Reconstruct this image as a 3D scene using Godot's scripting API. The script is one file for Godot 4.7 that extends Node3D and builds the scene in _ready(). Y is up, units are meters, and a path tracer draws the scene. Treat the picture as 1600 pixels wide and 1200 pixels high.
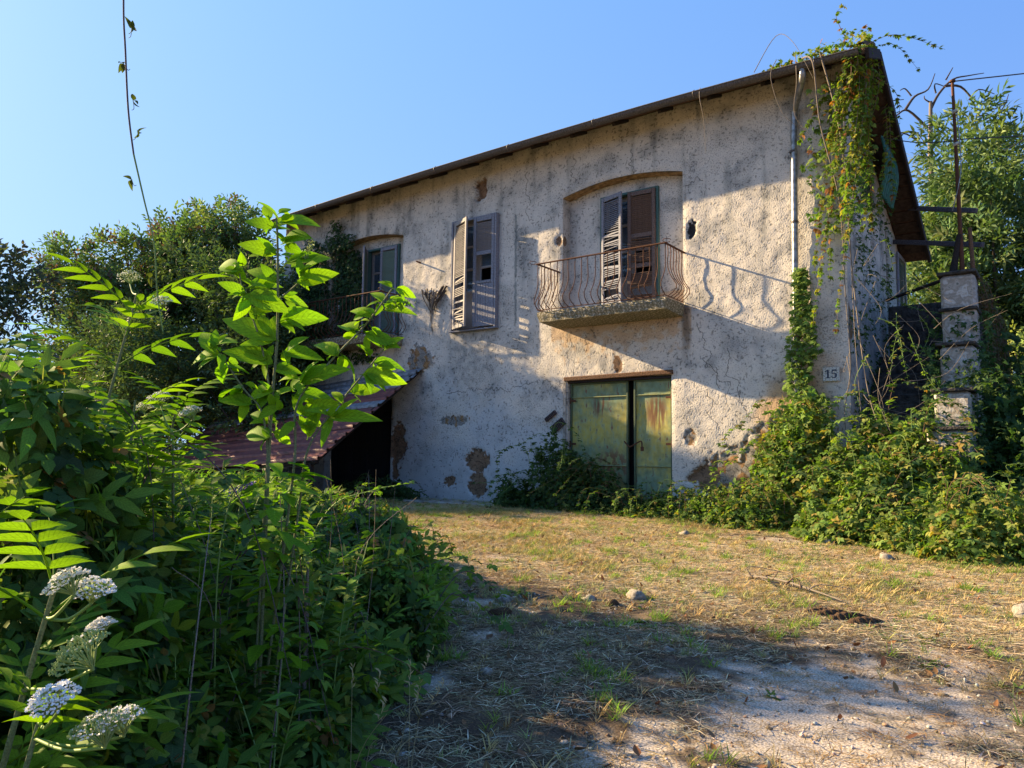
extends Node3D
# ---------- helpers ----------
var rng := RandomNumberGenerator.new()
var used := {}
const GAIN := {"leaf": 2.15, "tree_leaf": 1.7}   # how much paler real leaves are than the palettes below
var M := {}
var FN := FastNoiseLite.new()
const SUN := Vector3(0.902, -0.388, -0.189)

class Geo:
	var v := PackedVector3Array()
	var n := PackedVector3Array()
	var u := PackedVector2Array()
	var c := PackedColorArray()
	var i := PackedInt32Array()
	var tint := false
	func vert(p: Vector3, nn: Vector3, uv := Vector2.ZERO, col := Color.WHITE) -> int:
		v.append(p); n.append(nn); u.append(uv); c.append(col)
		return v.size() - 1
	func face(a: int, b: int, d: int) -> void:
		var g := (v[d] - v[a]).cross(v[b] - v[a])
		if g.dot(n[a] + n[b] + n[d]) < 0.0:
			i.append(a); i.append(d); i.append(b)
		else:
			i.append(a); i.append(b); i.append(d)
	func quad(a: Vector3, b: Vector3, d: Vector3, e: Vector3, nn: Vector3, uva := Vector2.ZERO, uvd := Vector2.ONE) -> void:
		var k := vert(a, nn, uva)
		vert(b, nn, Vector2(uvd.x, uva.y)); vert(d, nn, uvd); vert(e, nn, Vector2(uva.x, uvd.y))
		face(k, k + 1, k + 2); face(k, k + 2, k + 3)
	func box(x: Transform3D, s: Vector3, bevel := 0.0) -> void:
		var h := s * 0.5
		var b := minf(bevel, minf(h.x, minf(h.y, h.z)) * 0.45)
		var ax := [Vector3.RIGHT, Vector3.UP, Vector3.BACK]
		for k in 3:
			var a: Vector3 = ax[k]
			var p: Vector3 = ax[(k + 1) % 3]
			var q: Vector3 = ax[(k + 2) % 3]
			for sg: float in [-1.0, 1.0]:
				var f := a * sg * h[k]
				var hp := p * (h[(k + 1) % 3] - b)
				var hq := q * (h[(k + 2) % 3] - b)
				quad(x * (f - hp - hq), x * (f + hp - hq), x * (f + hp + hq), x * (f - hp + hq), (x.basis * a * sg).normalized(), Vector2.ZERO, Vector2(s[(k + 1) % 3], s[(k + 2) % 3]))
			if b > 0.0:
				for s1: float in [-1.0, 1.0]:
					for s2: float in [-1.0, 1.0]:
						var e := a * (h[k] - b)
						var p1 := p * s1 * h[(k + 1) % 3] + q * s2 * (h[(k + 2) % 3] - b)
						var p2 := p * s1 * (h[(k + 1) % 3] - b) + q * s2 * h[(k + 2) % 3]
						quad(x * (p1 - e), x * (p1 + e), x * (p2 + e), x * (p2 - e), (x.basis * (p * s1 + q * s2)).normalized())
		if b > 0.0:
			for sx: float in [-1.0, 1.0]:
				for sy: float in [-1.0, 1.0]:
					for sz: float in [-1.0, 1.0]:
						var nn := (x.basis * Vector3(sx, sy, sz)).normalized()
						var k := vert(x * Vector3(sx * h.x, sy * (h.y - b), sz * (h.z - b)), nn)
						vert(x * Vector3(sx * (h.x - b), sy * h.y, sz * (h.z - b)), nn)
						vert(x * Vector3(sx * (h.x - b), sy * (h.y - b), sz * h.z), nn)
						face(k, k + 1, k + 2)
	func tube(p: PackedVector3Array, r0: float, r1: float, sides := 6, col := Color.WHITE) -> void:
		var m := p.size()
		var last := Vector3.ZERO
		var first := v.size()
		var run := 0.0
		for k in m:
			var t := (p[mini(k + 1, m - 1)] - p[maxi(k - 1, 0)]).normalized()
			if last == Vector3.ZERO:
				last = t.cross(Vector3.UP if absf(t.y) < 0.9 else Vector3.RIGHT).normalized()
			last = (last - t * last.dot(t)).normalized()
			var o := t.cross(last)
			var r := lerpf(r0, r1, float(k) / maxf(m - 1, 1))
			if k > 0:
				run += p[k].distance_to(p[k - 1])
			for s in sides + 1:
				var a := TAU * s / sides
				var d := last * cos(a) + o * sin(a)
				vert(p[k] + d * r, d, Vector2(float(s) / sides, run), col)
		for k in m - 1:
			for s in sides:
				var a := first + k * (sides + 1) + s
				face(a, a + 1, a + sides + 2); face(a, a + sides + 2, a + sides + 1)
		for e: int in [0, m - 1]:
			var t2 := (p[0] - p[1]).normalized() if e == 0 else (p[m - 1] - p[m - 2]).normalized()
			var k0 := vert(p[e], t2, Vector2.ZERO, col)
			for s in sides + 1:
				vert(v[first + e * (sides + 1) + s], t2, Vector2.ZERO, col)
			for s in sides:
				face(k0, k0 + 1 + s, k0 + 2 + s)
	func grid(nx: int, ny: int, p: PackedVector3Array, uv: PackedVector2Array, toward: Vector3, cols := PackedColorArray()) -> void:
		var k0 := v.size()
		for y in ny:
			for x in nx:
				var a := p[y * nx + mini(x + 1, nx - 1)] - p[y * nx + maxi(x - 1, 0)]
				var b := p[mini(y + 1, ny - 1) * nx + x] - p[maxi(y - 1, 0) * nx + x]
				var nn := a.cross(b).normalized()
				if nn.dot(toward) < 0.0:
					nn = -nn
				vert(p[y * nx + x], nn, uv[y * nx + x] if uv.size() else Vector2(float(x) / (nx - 1), float(y) / (ny - 1)), cols[y * nx + x] if cols.size() else Color.WHITE)
		for y in ny - 1:
			for x in nx - 1:
				var a := k0 + y * nx + x
				face(a, a + 1, a + nx + 1); face(a, a + nx + 1, a + nx)
	# a leaf along +x, face up +y; w is the full width, bend how far the tip drops, fold how far the halves rise
	func leaf(x: Transform3D, len: float, w: float, bend: float, fold: float, segs: int, point := 0.75, teeth := 0.0, col := Color.WHITE) -> void:
		var p := PackedVector3Array()
		var cs := PackedColorArray()
		for s in segs + 1:
			var t := float(s) / segs
			var hw := 0.5 * w * pow(maxf(sin(PI * pow(t, point)), 0.0), 0.85) + 0.0006
			if teeth > 0.0 and s % 2 == 1:
				hw *= 1.0 + teeth
			var y := -bend * len * t * t
			p.append(x * Vector3(len * t, y + fold * hw, -hw)); p.append(x * Vector3(len * t, y, 0)); p.append(x * Vector3(len * t, y + fold * hw, hw))
			for q in 3:
				cs.append(col)
		grid(3, segs + 1, p, PackedVector2Array(), x.basis.y, cs)
	func done() -> ArrayMesh:
		var a := []
		a.resize(Mesh.ARRAY_MAX)
		a[Mesh.ARRAY_VERTEX] = v; a[Mesh.ARRAY_NORMAL] = n; a[Mesh.ARRAY_TEX_UV] = u; a[Mesh.ARRAY_INDEX] = i
		if tint:
			a[Mesh.ARRAY_COLOR] = c
		var m := ArrayMesh.new()
		m.add_surface_from_arrays(Mesh.PRIMITIVE_TRIANGLES, a)
		return m

class Leaves:   # many copies of one leaf mesh
	var x: Array[Transform3D] = []
	var c: Array[Color] = []
	func add(t: Transform3D, col: Color) -> void:
		x.append(t); c.append(col)

func numbered(called: String) -> String:
	used[called] = used.get(called, -1) + 1
	return called if used[called] == 0 else "%s_%03d" % [called, used[called]]

func tag(o: Node3D, label: String, category: String, group := "") -> Node3D:
	o.set_meta("label", label); o.set_meta("category", category)
	if group:
		o.set_meta("group", group)
	return o

func thing(called: String, label: String, category: String, at := Vector3.ZERO, group := "") -> Node3D:
	var o := Node3D.new()
	o.name = numbered(called)
	add_child(o)
	o.position = at
	return tag(o, label, category, group)

func obj(called: String, mesh: Mesh, m: Material, parent: Node = self, xf := Transform3D()) -> MeshInstance3D:
	var o := MeshInstance3D.new()
	o.name = numbered(called) if parent == self else called
	o.mesh = mesh
	o.material_override = m
	o.transform = xf
	parent.add_child(o, true)
	return o

func struct(called: String, mesh: Mesh, m: Material) -> MeshInstance3D:
	var o := obj(called, mesh, m)
	o.set_meta("kind", "structure")
	return o

func mass(called: String, mesh: Mesh, m: Material, l: Leaves, parent: Node) -> MultiMeshInstance3D:
	var mm := MultiMesh.new()
	mm.transform_format = MultiMesh.TRANSFORM_3D
	mm.use_colors = true
	mm.mesh = mesh
	mm.instance_count = l.x.size()
	var gain: float = GAIN.get(m.resource_name, 1.0)
	for k in l.x.size():
		mm.set_instance_transform(k, l.x[k])
		mm.set_instance_color(k, l.c[k] * gain)
	var o := MultiMeshInstance3D.new()
	o.name = numbered(called) if parent == self else called
	o.multimesh = mm
	o.material_override = m
	o.set_meta("kind", "stuff")
	parent.add_child(o, true)
	return o

func at(p: Vector3, b := Basis()) -> Transform3D:
	return Transform3D(b, p)

func facing(d: Vector3, up: Vector3, s := 1.0) -> Basis:   # x along d, y near up
	var x := d.normalized()
	var z := x.cross(up)
	if z.length() < 0.01:
		z = x.cross(Vector3(0.3, 0.5, 0.8))
	z = z.normalized()
	return Basis(x * s, z.cross(x) * s, z * s)

func r(a: float, b: float) -> float:
	return rng.randf_range(a, b)

func rv(s := 1.0) -> Vector3:
	return Vector3(r(-1, 1), r(-1, 1), r(-1, 1)) * s

func pv(a: Array) -> PackedVector3Array:
	return PackedVector3Array(a)

func curve(a: Array, steps := 5) -> PackedVector3Array:   # smooth line through points
	var out := PackedVector3Array()
	for k in a.size() - 1:
		for s in steps:
			out.append(a[k].cubic_interpolate(a[k + 1], a[maxi(k - 1, 0)], a[mini(k + 2, a.size() - 1)], float(s) / steps))
	out.append(a[a.size() - 1])
	return out

func shade(c: Color, d := 0.25) -> Color:
	var k := 1.0 + r(-d, d)
	return Color(c.r * k * (1.0 + r(-d, d) * 0.5), c.g * k, c.b * k * (1.0 + r(-d, d) * 0.4))

func lin(x: float, y: float, z: float) -> Color:
	return Color(x, y, z).linear_to_srgb()

# ---------- textures and materials ----------
func noise(seed_: int, freq: float, oct := 4, w := 512, h := 512, kind := FastNoiseLite.TYPE_SIMPLEX_SMOOTH, seam := true) -> Image:
	var f := FastNoiseLite.new()
	f.seed = seed_
	f.frequency = freq
	f.noise_type = kind
	f.fractal_octaves = oct
	return f.get_seamless_image(w, h) if seam else f.get_image(w, h)

func ramp(im: Image, cols: Array) -> ImageTexture:   # grey image to colours, evenly spaced
	var d := im.get_data()
	var out := PackedByteArray()
	out.resize(d.size() * 3)
	var lut := PackedByteArray()
	for k in 256:
		var t := k / 255.0 * (cols.size() - 1)
		var a := mini(int(t), cols.size() - 2)
		var c: Color = cols[a].lerp(cols[a + 1], t - a)
		lut.append(int(c.r * 255)); lut.append(int(c.g * 255)); lut.append(int(c.b * 255))
	for k in d.size():
		var q := d[k] * 3
		out[k * 3] = lut[q]; out[k * 3 + 1] = lut[q + 1]; out[k * 3 + 2] = lut[q + 2]
	return ImageTexture.create_from_image(Image.create_from_data(im.get_width(), im.get_height(), false, Image.FORMAT_RGB8, out))

func mat(called: String, col: Color, rough := 0.9, tex: Texture2D = null, scale := 1.0, bump: Texture2D = null, depth := 0.5) -> StandardMaterial3D:
	var m := StandardMaterial3D.new()
	m.resource_name = called
	m.albedo_color = col
	m.roughness = rough
	m.metallic_specular = 0.35
	if tex:
		m.albedo_texture = tex
	if tex or bump:
		m.uv1_triplanar = true
		m.uv1_world_triplanar = true
		m.uv1_scale = Vector3.ONE * scale
	if bump:
		m.heightmap_enabled = true
		m.heightmap_texture = bump
		m.heightmap_scale = depth
	M[called] = m
	return m

func leafmat(called: String, through: float, rough: float, tex: Texture2D, pass_: Color) -> StandardMaterial3D:
	var m := StandardMaterial3D.new()
	m.resource_name = called
	m.vertex_color_use_as_albedo = true
	m.roughness = rough + 0.12
	m.metallic_specular = 0.25
	m.albedo_texture = tex
	m.backlight_enabled = true
	m.backlight = Color(pass_.r * through, pass_.g * through, pass_.b * through).linear_to_srgb()
	M[called] = m
	return m

func leaf_texture() -> ImageTexture:
	var w := 96
	var h := 160
	var im := Image.create(w, h, false, Image.FORMAT_RGB8)
	for y in h:
		for x in w:
			var a := absf(x / float(w - 1) - 0.5) * 2.0
			var t := y / float(h - 1)
			var vein := absf(fposmod((t - a * 0.22) * 9.0, 1.0) - 0.5) * 2.0
			var b := 0.84 + 0.1 * FN.get_noise_2d(x * 3.0, y * 3.0)
			b -= 0.16 * smoothstep(0.72, 1.0, vein)
			b += 0.16 * smoothstep(0.06, 0.0, a)
			im.set_pixel(x, y, Color(clampf(b * 1.02, 0, 1), clampf(b, 0, 1), clampf(b * 0.95, 0, 1)))
	return ImageTexture.create_from_image(im)

func make_materials() -> void:
	FN.seed = 5
	FN.frequency = 0.02
	var fine := noise(3, 0.05, 4)
	var coarse := noise(4, 0.012, 5)
	var ft := ImageTexture.create_from_image(fine)
	var ct := ImageTexture.create_from_image(coarse)
	M.fine = ft
	M.coarse = ct
	var grit := ramp(fine, [Color(0.45, 0.45, 0.45), Color(0.8, 0.8, 0.8), Color(1, 1, 1)])
	var blot := ramp(coarse, [Color(0.5, 0.48, 0.46), Color(0.8, 0.79, 0.77), Color(1, 1, 1)])
	M.grit = grit
	mat("rough_concrete", lin(0.56, 0.52, 0.46), 0.95, ramp(coarse, [Color(0.22, 0.23, 0.17), Color(0.75, 0.72, 0.64), Color(0.5, 0.49, 0.38), Color(1, 0.98, 0.94), Color(1, 1, 1)]), 3.2, ft, 1.5)
	mat("pale_plaster", lin(0.52, 0.48, 0.43), 0.95, blot, 0.9, ft, 0.6)
	mat("grey_plaster", lin(0.50, 0.48, 0.46), 0.95, ramp(coarse, [Color(0.4, 0.42, 0.38), Color(0.9, 0.88, 0.85), Color(0.75, 0.72, 0.68), Color(1, 1, 1), Color(0.8, 0.75, 0.68)]), 0.9, ft, 0.4)
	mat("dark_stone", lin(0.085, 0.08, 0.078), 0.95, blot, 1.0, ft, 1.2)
	mat("orange_plaster", lin(0.46, 0.31, 0.17), 0.95, blot, 1.2, ft, 0.8)
	mat("dark_wood", lin(0.045, 0.034, 0.032), 0.85, grit, 1.5, ft, 0.3)
	mat("gutter_metal", lin(0.15, 0.13, 0.125), 0.5, grit, 1.0)
	mat("soffit", lin(0.10, 0.065, 0.05), 0.9, blot, 1.5, ft, 0.4)
	mat("clay_tile", lin(0.15, 0.085, 0.06), 0.9, blot, 2.0, ft, 0.6)
	mat("zinc", lin(0.42, 0.43, 0.45), 0.4, blot, 1.5)
	M.zinc.metallic = 0.65
	mat("rust_iron", lin(0.16, 0.065, 0.035), 0.8, grit, 3.0, ft, 0.15)
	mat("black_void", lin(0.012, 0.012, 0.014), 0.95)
	mat("gate_board", lin(0.030, 0.030, 0.034), 0.9, grit, 1.0)
	var streak := noise(9, 0.03, 4, 256, 256)
	streak.resize(256, 32); streak.resize(256, 256)
	mat("blue_grey_wood", lin(0.30, 0.31, 0.35), 0.8, ramp(noise(11, 0.03, 4), [Color(0.5, 0.47, 0.47), Color(0.85, 0.85, 0.87), Color(1, 1, 1)]), 2.0, ft, 0.2)
	mat("brown_slat", lin(0.20, 0.145, 0.125), 0.8, ramp(noise(12, 0.03, 4), [Color(0.5, 0.45, 0.45), Color(0.85, 0.83, 0.82), Color(1, 1, 1)]), 2.0, ft, 0.2)
	mat("pale_slat", lin(0.50, 0.47, 0.46), 0.8, grit, 2.0, ft, 0.2)
	mat("green_slat", lin(0.25, 0.39, 0.37), 0.75, grit, 2.0, ft, 0.2)
	mat("green_frame", lin(0.10, 0.21, 0.19), 0.7, grit, 2.0)
	mat("old_beam", lin(0.22, 0.12, 0.07), 0.9, grit, 1.2, ft, 0.5)
	mat("grey_beam", lin(0.13, 0.125, 0.15), 0.8, grit, 1.2, ft, 0.3)
	mat("green_sheet", lin(0.045, 0.20, 0.14), 0.5, blot, 1.0)
	mat("red_sheet", lin(0.19, 0.066, 0.06), 0.5, ramp(coarse, [Color(0.5, 0.5, 0.55), Color(0.9, 0.9, 0.9), Color(1, 1, 1), Color(1, 0.9, 0.85)]), 1.0, ft, 0.15)
	mat("grey_sheet", lin(0.30, 0.33, 0.38), 0.5, blot, 1.2, ft, 0.15)
	mat("bark", lin(0.13, 0.10, 0.08), 0.95, grit, 4.0, ft, 0.8)
	mat("dead_wood", lin(0.30, 0.25, 0.205), 0.9, grit, 4.0, ft, 0.4)
	mat("pale_stem", lin(0.27, 0.30, 0.15), 0.8, grit, 6.0)
	mat("green_stem", lin(0.17, 0.26, 0.07), 0.6)
	mat("purple_stem", lin(0.085, 0.06, 0.065), 0.6)
	mat("brown_stem", lin(0.14, 0.085, 0.055), 0.8)
	mat("stone", lin(0.40, 0.37, 0.33), 0.95, blot, 5.0, ft, 0.5)
	mat("soil", lin(0.13, 0.075, 0.04), 0.98, grit, 4.0, ft, 1.0)
	mat("white_paint", lin(0.62, 0.62, 0.58), 0.5, blot, 3.0)
	mat("number_paint", lin(0.045, 0.055, 0.08), 0.6)
	mat("vent_block", lin(0.15, 0.105, 0.10), 0.9, grit, 5.0, ft, 0.3)
	mat("petal", lin(0.82, 0.80, 0.76), 0.7)
	M.petal.backlight_enabled = true
	M.petal.backlight = Color(0.5, 0.5, 0.5)
	mat("bud", lin(0.25, 0.33, 0.11), 0.7)
	mat("lilac", lin(0.24, 0.12, 0.40), 0.7)
	mat("wire", lin(0.05, 0.05, 0.055), 0.7)
	var glass := mat("glass", Color(0.6, 0.7, 0.8, 0.12), 0.05)
	glass.transparency = BaseMaterial3D.TRANSPARENCY_ALPHA
	var lt := leaf_texture()
	leafmat("fresh_leaf", 1.0, 0.5, lt, Color(0.85, 1.0, 0.25))
	leafmat("leaf", 0.95, 0.48, lt, Color(0.85, 1.0, 0.3))
	leafmat("tree_leaf", 0.6, 0.5, null, Color(0.9, 1.0, 0.35))
	leafmat("straw", 0.3, 0.8, null, Color(1, 0.9, 0.6))
	leafmat("pebble", 0.0, 0.95, null, Color(1, 1, 1))
	M.pebble.backlight_enabled = false

# ---------- the ground ----------
func ground_y(x: float, z: float) -> float:
	var far := -0.028 * clampf(z, 0.0, 14.0)
	return far + FN.get_noise_2d(x * 14.0, z * 14.0) * 0.03

func concrete(x: float, z: float) -> float:   # how far bare concrete shows, 0 to 1
	var k := 0.0
	for e: Array in [[-0.8, 8.4, 1.4, 1.95], [-1.5, 9.6, 0.5, 0.35], [0.3, 7.2, 0.9, 0.55], [-3.5, 2.2, 1.7, 0.42], [-0.4, 5.2, 0.6, 0.25], [-10.9, 0.9, 1.5, 0.3], [-5.4, 5.6, 0.6, 0.25], [-4.3, 7.5, 0.4, 0.2], [-0.6, 4.6, 0.5, 0.25], [-3.0, 9.3, 0.3, 0.35], [-3.4, 8.3, 0.25, 0.25]]:
		k = maxf(k, 1.12 - Vector2((x - e[0]) / e[2], (z - e[1]) / e[3]).length())
	k += FN.get_noise_2d(x * 55.0 + 90.0, z * 55.0) * 0.55 + FN.get_noise_2d(x * 160.0, z * 160.0 + 40.0) * 0.3 - 0.3 * smoothstep(0.12, 0.35, FN.get_noise_2d(x * 60.0 + 900.0, z * 85.0))
	return smoothstep(0.3, 0.5, k)

func build_ground() -> void:
	var xs := PackedFloat32Array()
	var zs := PackedFloat32Array()
	for k in range(14, 0, -1):
		xs.append(-13.5 - 0.5 * (pow(1.62, k) - 1.0))
	var x := -13.5
	while x < 4.4:
		xs.append(x)
		x += 0.055
	for k in 15:
		xs.append(4.4 + 0.5 * (pow(1.62, k) - 1.0))
	for k in range(14, 0, -1):
		zs.append(-1.0 - 0.5 * (pow(1.62, k) - 1.0))
	var z := -1.0
	while z < 11.5:
		zs.append(z)
		z += 0.055
	for k in 15:
		zs.append(11.5 + 0.5 * (pow(1.62, k) - 1.0))
	var p := PackedVector3Array()
	var cs := PackedColorArray()
	var uv := PackedVector2Array()
	for zz in zs:
		for xx in xs:
			var y := ground_y(xx, zz)
			var near := xx > -14.0 and xx < 4.6 and zz > -1.5 and zz < 12.0
			var c := Color(0.27, 0.205, 0.12)
			if near:
				var k := concrete(xx, zz)
				var crack := smoothstep(0.06, 0.0, absf(FN.get_noise_2d(xx * 40.0 + 7.0, zz * 40.0))) * k
				y += (0.012 + FN.get_noise_2d(xx * 120.0, zz * 120.0) * 0.022) * (1.0 - k) - 0.012 * crack
				var dirt := FN.get_noise_2d(xx * 30.0, zz * 30.0 + 200.0)
				c = Color(0.08, 0.052, 0.033).lerp(Color(0.22, 0.16, 0.10), clampf(0.5 + dirt * 0.9, 0, 1))
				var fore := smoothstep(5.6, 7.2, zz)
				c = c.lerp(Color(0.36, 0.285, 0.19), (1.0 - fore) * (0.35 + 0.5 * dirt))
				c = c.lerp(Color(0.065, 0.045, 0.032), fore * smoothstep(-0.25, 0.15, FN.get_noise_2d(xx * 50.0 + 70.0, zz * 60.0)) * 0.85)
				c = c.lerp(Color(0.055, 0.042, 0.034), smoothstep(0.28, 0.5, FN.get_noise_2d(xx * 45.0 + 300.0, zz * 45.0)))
				c = c.lerp(Color(0.52, 0.45, 0.37), k).lerp(Color(0.06, 0.05, 0.04), crack * 0.8)
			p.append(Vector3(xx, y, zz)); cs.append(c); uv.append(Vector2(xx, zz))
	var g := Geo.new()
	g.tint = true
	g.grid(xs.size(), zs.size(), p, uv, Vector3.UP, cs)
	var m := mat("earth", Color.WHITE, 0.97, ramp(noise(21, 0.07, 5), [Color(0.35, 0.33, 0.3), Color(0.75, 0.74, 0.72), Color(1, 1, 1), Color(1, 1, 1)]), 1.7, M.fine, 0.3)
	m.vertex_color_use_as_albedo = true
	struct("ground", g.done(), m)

func build_ground_cover() -> void:
	# mown straw lying about, dry tufts, green weeds, gravel and curled dead leaves
	var straw := Geo.new()
	for k in 11:
		var a := r(0, TAU)
		var d := Vector3(cos(a), r(0.0, 0.28), sin(a))
		straw.leaf(at(Vector3(r(-0.06, 0.06), 0.006, r(-0.06, 0.06)), facing(d, Vector3.UP + rv(0.4))), r(0.06, 0.17), r(0.0035, 0.006), r(-0.1, 0.3), 0.3, 2)
	var tuft := Geo.new()
	for k in 13:
		var a := r(0, TAU)
		tuft.leaf(at(Vector3(r(-0.02, 0.02), 0, r(-0.02, 0.02)), facing(Vector3(cos(a), r(0.7, 2.4), sin(a)), Vector3(-cos(a), 0.4, -sin(a)))), r(0.06, 0.15), r(0.004, 0.007), r(0.1, 0.5), 0.3, 3)
	var weed := Geo.new()
	for k in 8:
		var a := r(0, TAU)
		weed.leaf(at(Vector3.ZERO, facing(Vector3(cos(a), r(0.2, 1.0), sin(a)), Vector3.UP)), r(0.04, 0.09), r(0.015, 0.028), 0.3, 0.2, 3)
	var st := Leaves.new()
	var dry := Leaves.new()
	var grn := Leaves.new()
	var wd := Leaves.new()
	var gv := Leaves.new()
	var dl := Leaves.new()
	var cr := Leaves.new()
	for k in 400000:
		var z := 12.2 - 12.4 * pow(rng.randf(), 0.8)
		var x := r(-13.0, 4.4)
		var cx := -1.14 * (12.6 - z) / 0.4
		if x < cx - 0.3 or x > 0.75 - 0.05 * (12.6 - z) + (3.5 if rng.randf() < 0.55 else 0.0):
			continue
		var c := concrete(x, z)
		var y := ground_y(x, z)
		var n1 := FN.get_noise_2d(x * 30.0, z * 30.0 + 200.0)
		var n2 := FN.get_noise_2d(x * 22.0 + 500.0, z * 22.0)
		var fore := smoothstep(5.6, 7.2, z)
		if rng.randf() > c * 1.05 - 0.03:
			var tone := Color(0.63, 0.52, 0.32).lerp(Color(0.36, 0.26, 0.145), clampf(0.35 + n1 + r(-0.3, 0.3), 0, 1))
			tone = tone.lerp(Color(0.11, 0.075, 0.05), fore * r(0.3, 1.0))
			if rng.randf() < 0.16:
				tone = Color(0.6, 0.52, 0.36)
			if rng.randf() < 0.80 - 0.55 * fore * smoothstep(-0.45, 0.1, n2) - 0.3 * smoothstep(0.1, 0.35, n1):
				st.add(at(Vector3(x, y + 0.01, z), Basis(Vector3.UP, r(0, TAU)).scaled(Vector3.ONE * r(0.5, 1.0))), shade(tone, 0.35))
			if rng.randf() < (0.04 + 0.16 * smoothstep(0.1, 0.4, n2)) * (1.0 - fore * 0.75):
				dry.add(at(Vector3(x, y, z), Basis(Vector3.UP, r(0, TAU)).scaled(Vector3.ONE * r(0.4, 0.85))), shade(Color(0.47, 0.36, 0.15) if rng.randf() < 0.7 else Color(0.26, 0.28, 0.09), 0.3))
			if rng.randf() < 0.10 * smoothstep(0.12, 0.5, FN.get_noise_2d(x * 75.0 + 40.0, z * 85.0 + 900.0)):
				grn.add(at(Vector3(x, y, z), Basis(Vector3.UP, r(0, TAU)).scaled(Vector3.ONE * r(0.5, 1.0))), shade(Color(0.16, 0.24, 0.055), 0.35))
			if rng.randf() < 0.2 * smoothstep(0.22, 0.5, FN.get_noise_2d(x * 34.0 + 140.0, z * 34.0 + 600.0)):
				wd.add(at(Vector3(x, y, z), Basis(Vector3.UP, r(0, TAU)).scaled(Vector3.ONE * r(0.5, 1.2))), shade(Color(0.10, 0.17, 0.045), 0.35))
		elif rng.randf() < 0.05:
			st.add(at(Vector3(x, y + 0.006, z), Basis(Vector3.UP, r(0, TAU)).scaled(Vector3.ONE * r(0.4, 0.9))), shade(Color(0.3, 0.2, 0.09), 0.3))
		if rng.randf() < (0.08 + 0.14 * fore) * (1.0 - 0.65 * c):
			gv.add(at(Vector3(x, y + 0.004, z), Basis.from_euler(rv(3.0)).scaled(Vector3(r(0.4, 1.2), r(0.3, 0.8), r(0.4, 1.2)) * (r(0.5, 1.6) if rng.randf() < 0.94 else r(1.8, 3.6)))), shade(Color(0.42, 0.39, 0.35) if rng.randf() < 0.6 else Color(0.24, 0.18, 0.13), 0.35))
		if rng.randf() < (0.05 + 0.10 * fore) * (1.0 - c):
			cr.add(at(Vector3(x, y + 0.004, z), Basis.from_euler(rv(3.0)).scaled(Vector3.ONE * r(0.3, 1.2))), shade(Color(0.10, 0.065, 0.042) if rng.randf() < 0.75 else Color(0.19, 0.12, 0.07), 0.4))
		if rng.randf() < 0.006:
			dl.add(at(Vector3(x, y + 0.012, z), facing(Vector3(r(-1, 1), r(-0.1, 0.4), r(-1, 1)), Vector3.UP + rv(0.5), r(0.6, 1.3))), shade(Color(0.20, 0.105, 0.055), 0.4))
	var rock := rock_mesh(3, 0.009)
	var cur := Geo.new()
	cur.leaf(Transform3D(), 0.055, 0.028, -0.4, 0.5, 4)
	mass("straw", straw.done(), M.straw, st, self)
	mass("dry_grass", tuft.done(), M.straw, dry, self)
	mass("green_grass", tuft.done(), M.leaf, grn, self)
	mass("low_weeds", weed.done(), M.leaf, wd, self)
	mass("gravel", rock, M.pebble, gv, self)
	mass("soil_crumbs", rock_mesh(7, 0.010), M.pebble, cr, self)
	mass("dead_leaves", cur.done(), M.straw, dl, self)
	for a: Array in [["straw", "short mown straw lying over the yard", "straw"], ["dry_grass", "dry yellow grass tufts on the yard", "grass"], ["green_grass", "small patches of green grass in the yard", "grass"], ["low_weeds", "low broad leaved weeds in the yard", "weeds"], ["gravel", "small loose gravel on the yard", "gravel"], ["soil_crumbs", "dark crumbs of dry soil on the yard", "soil"], ["dead_leaves", "curled brown dead leaves scattered on the yard", "dead leaves"]]:
		tag(get_node(a[0]), a[1], a[2])

func rock_mesh(seed_: int, size: float, flat := 0.7) -> ArrayMesh:
	var g := Geo.new()
	var p := PackedVector3Array()
	var nx := 9
	var ny := 6
	for y in ny:
		for x in nx:
			var a := TAU * (x % (nx - 1)) / (nx - 1)
			var b := PI * y / (ny - 1)
			var d := Vector3(sin(b) * cos(a), cos(b), sin(b) * sin(a))
			var k := 1.0 + 0.9 * FN.get_noise_3d(d.x * 40.0 + seed_ * 31.0, d.y * 40.0, d.z * 40.0)
			p.append(Vector3(d.x, d.y * flat, d.z * 0.85) * size * k)
	var nn := PackedVector3Array()
	for q in p:
		nn.append(q.normalized())
	var k0 := g.v.size()
	for q in p.size():
		g.vert(p[q], nn[q])
	for y in ny - 1:
		for x in nx - 1:
			var a := k0 + y * nx + x
			g.face(a, a + 1, a + nx + 1); g.face(a, a + nx + 1, a + nx)
	return g.done()

# ---------- the house ----------
const X0 := -17.2
const X1 := -2.78
# openings in the front wall: left, right, sill, head, rise of the arch, depth
const HOLES := [[-15.3, -12.93, -0.2, 2.3, 0.0, 0.30], [-15.25, -12.68, 3.76, 6.22, 0.17, 0.28], [-11.0, -9.8, 3.72, 6.2, 0.0, 0.16], [-8.15, -5.55, 3.76, 6.24, 0.17, 0.28], [-8.02, -5.8, -0.2, 2.5, 0.0, 0.14]]
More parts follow.
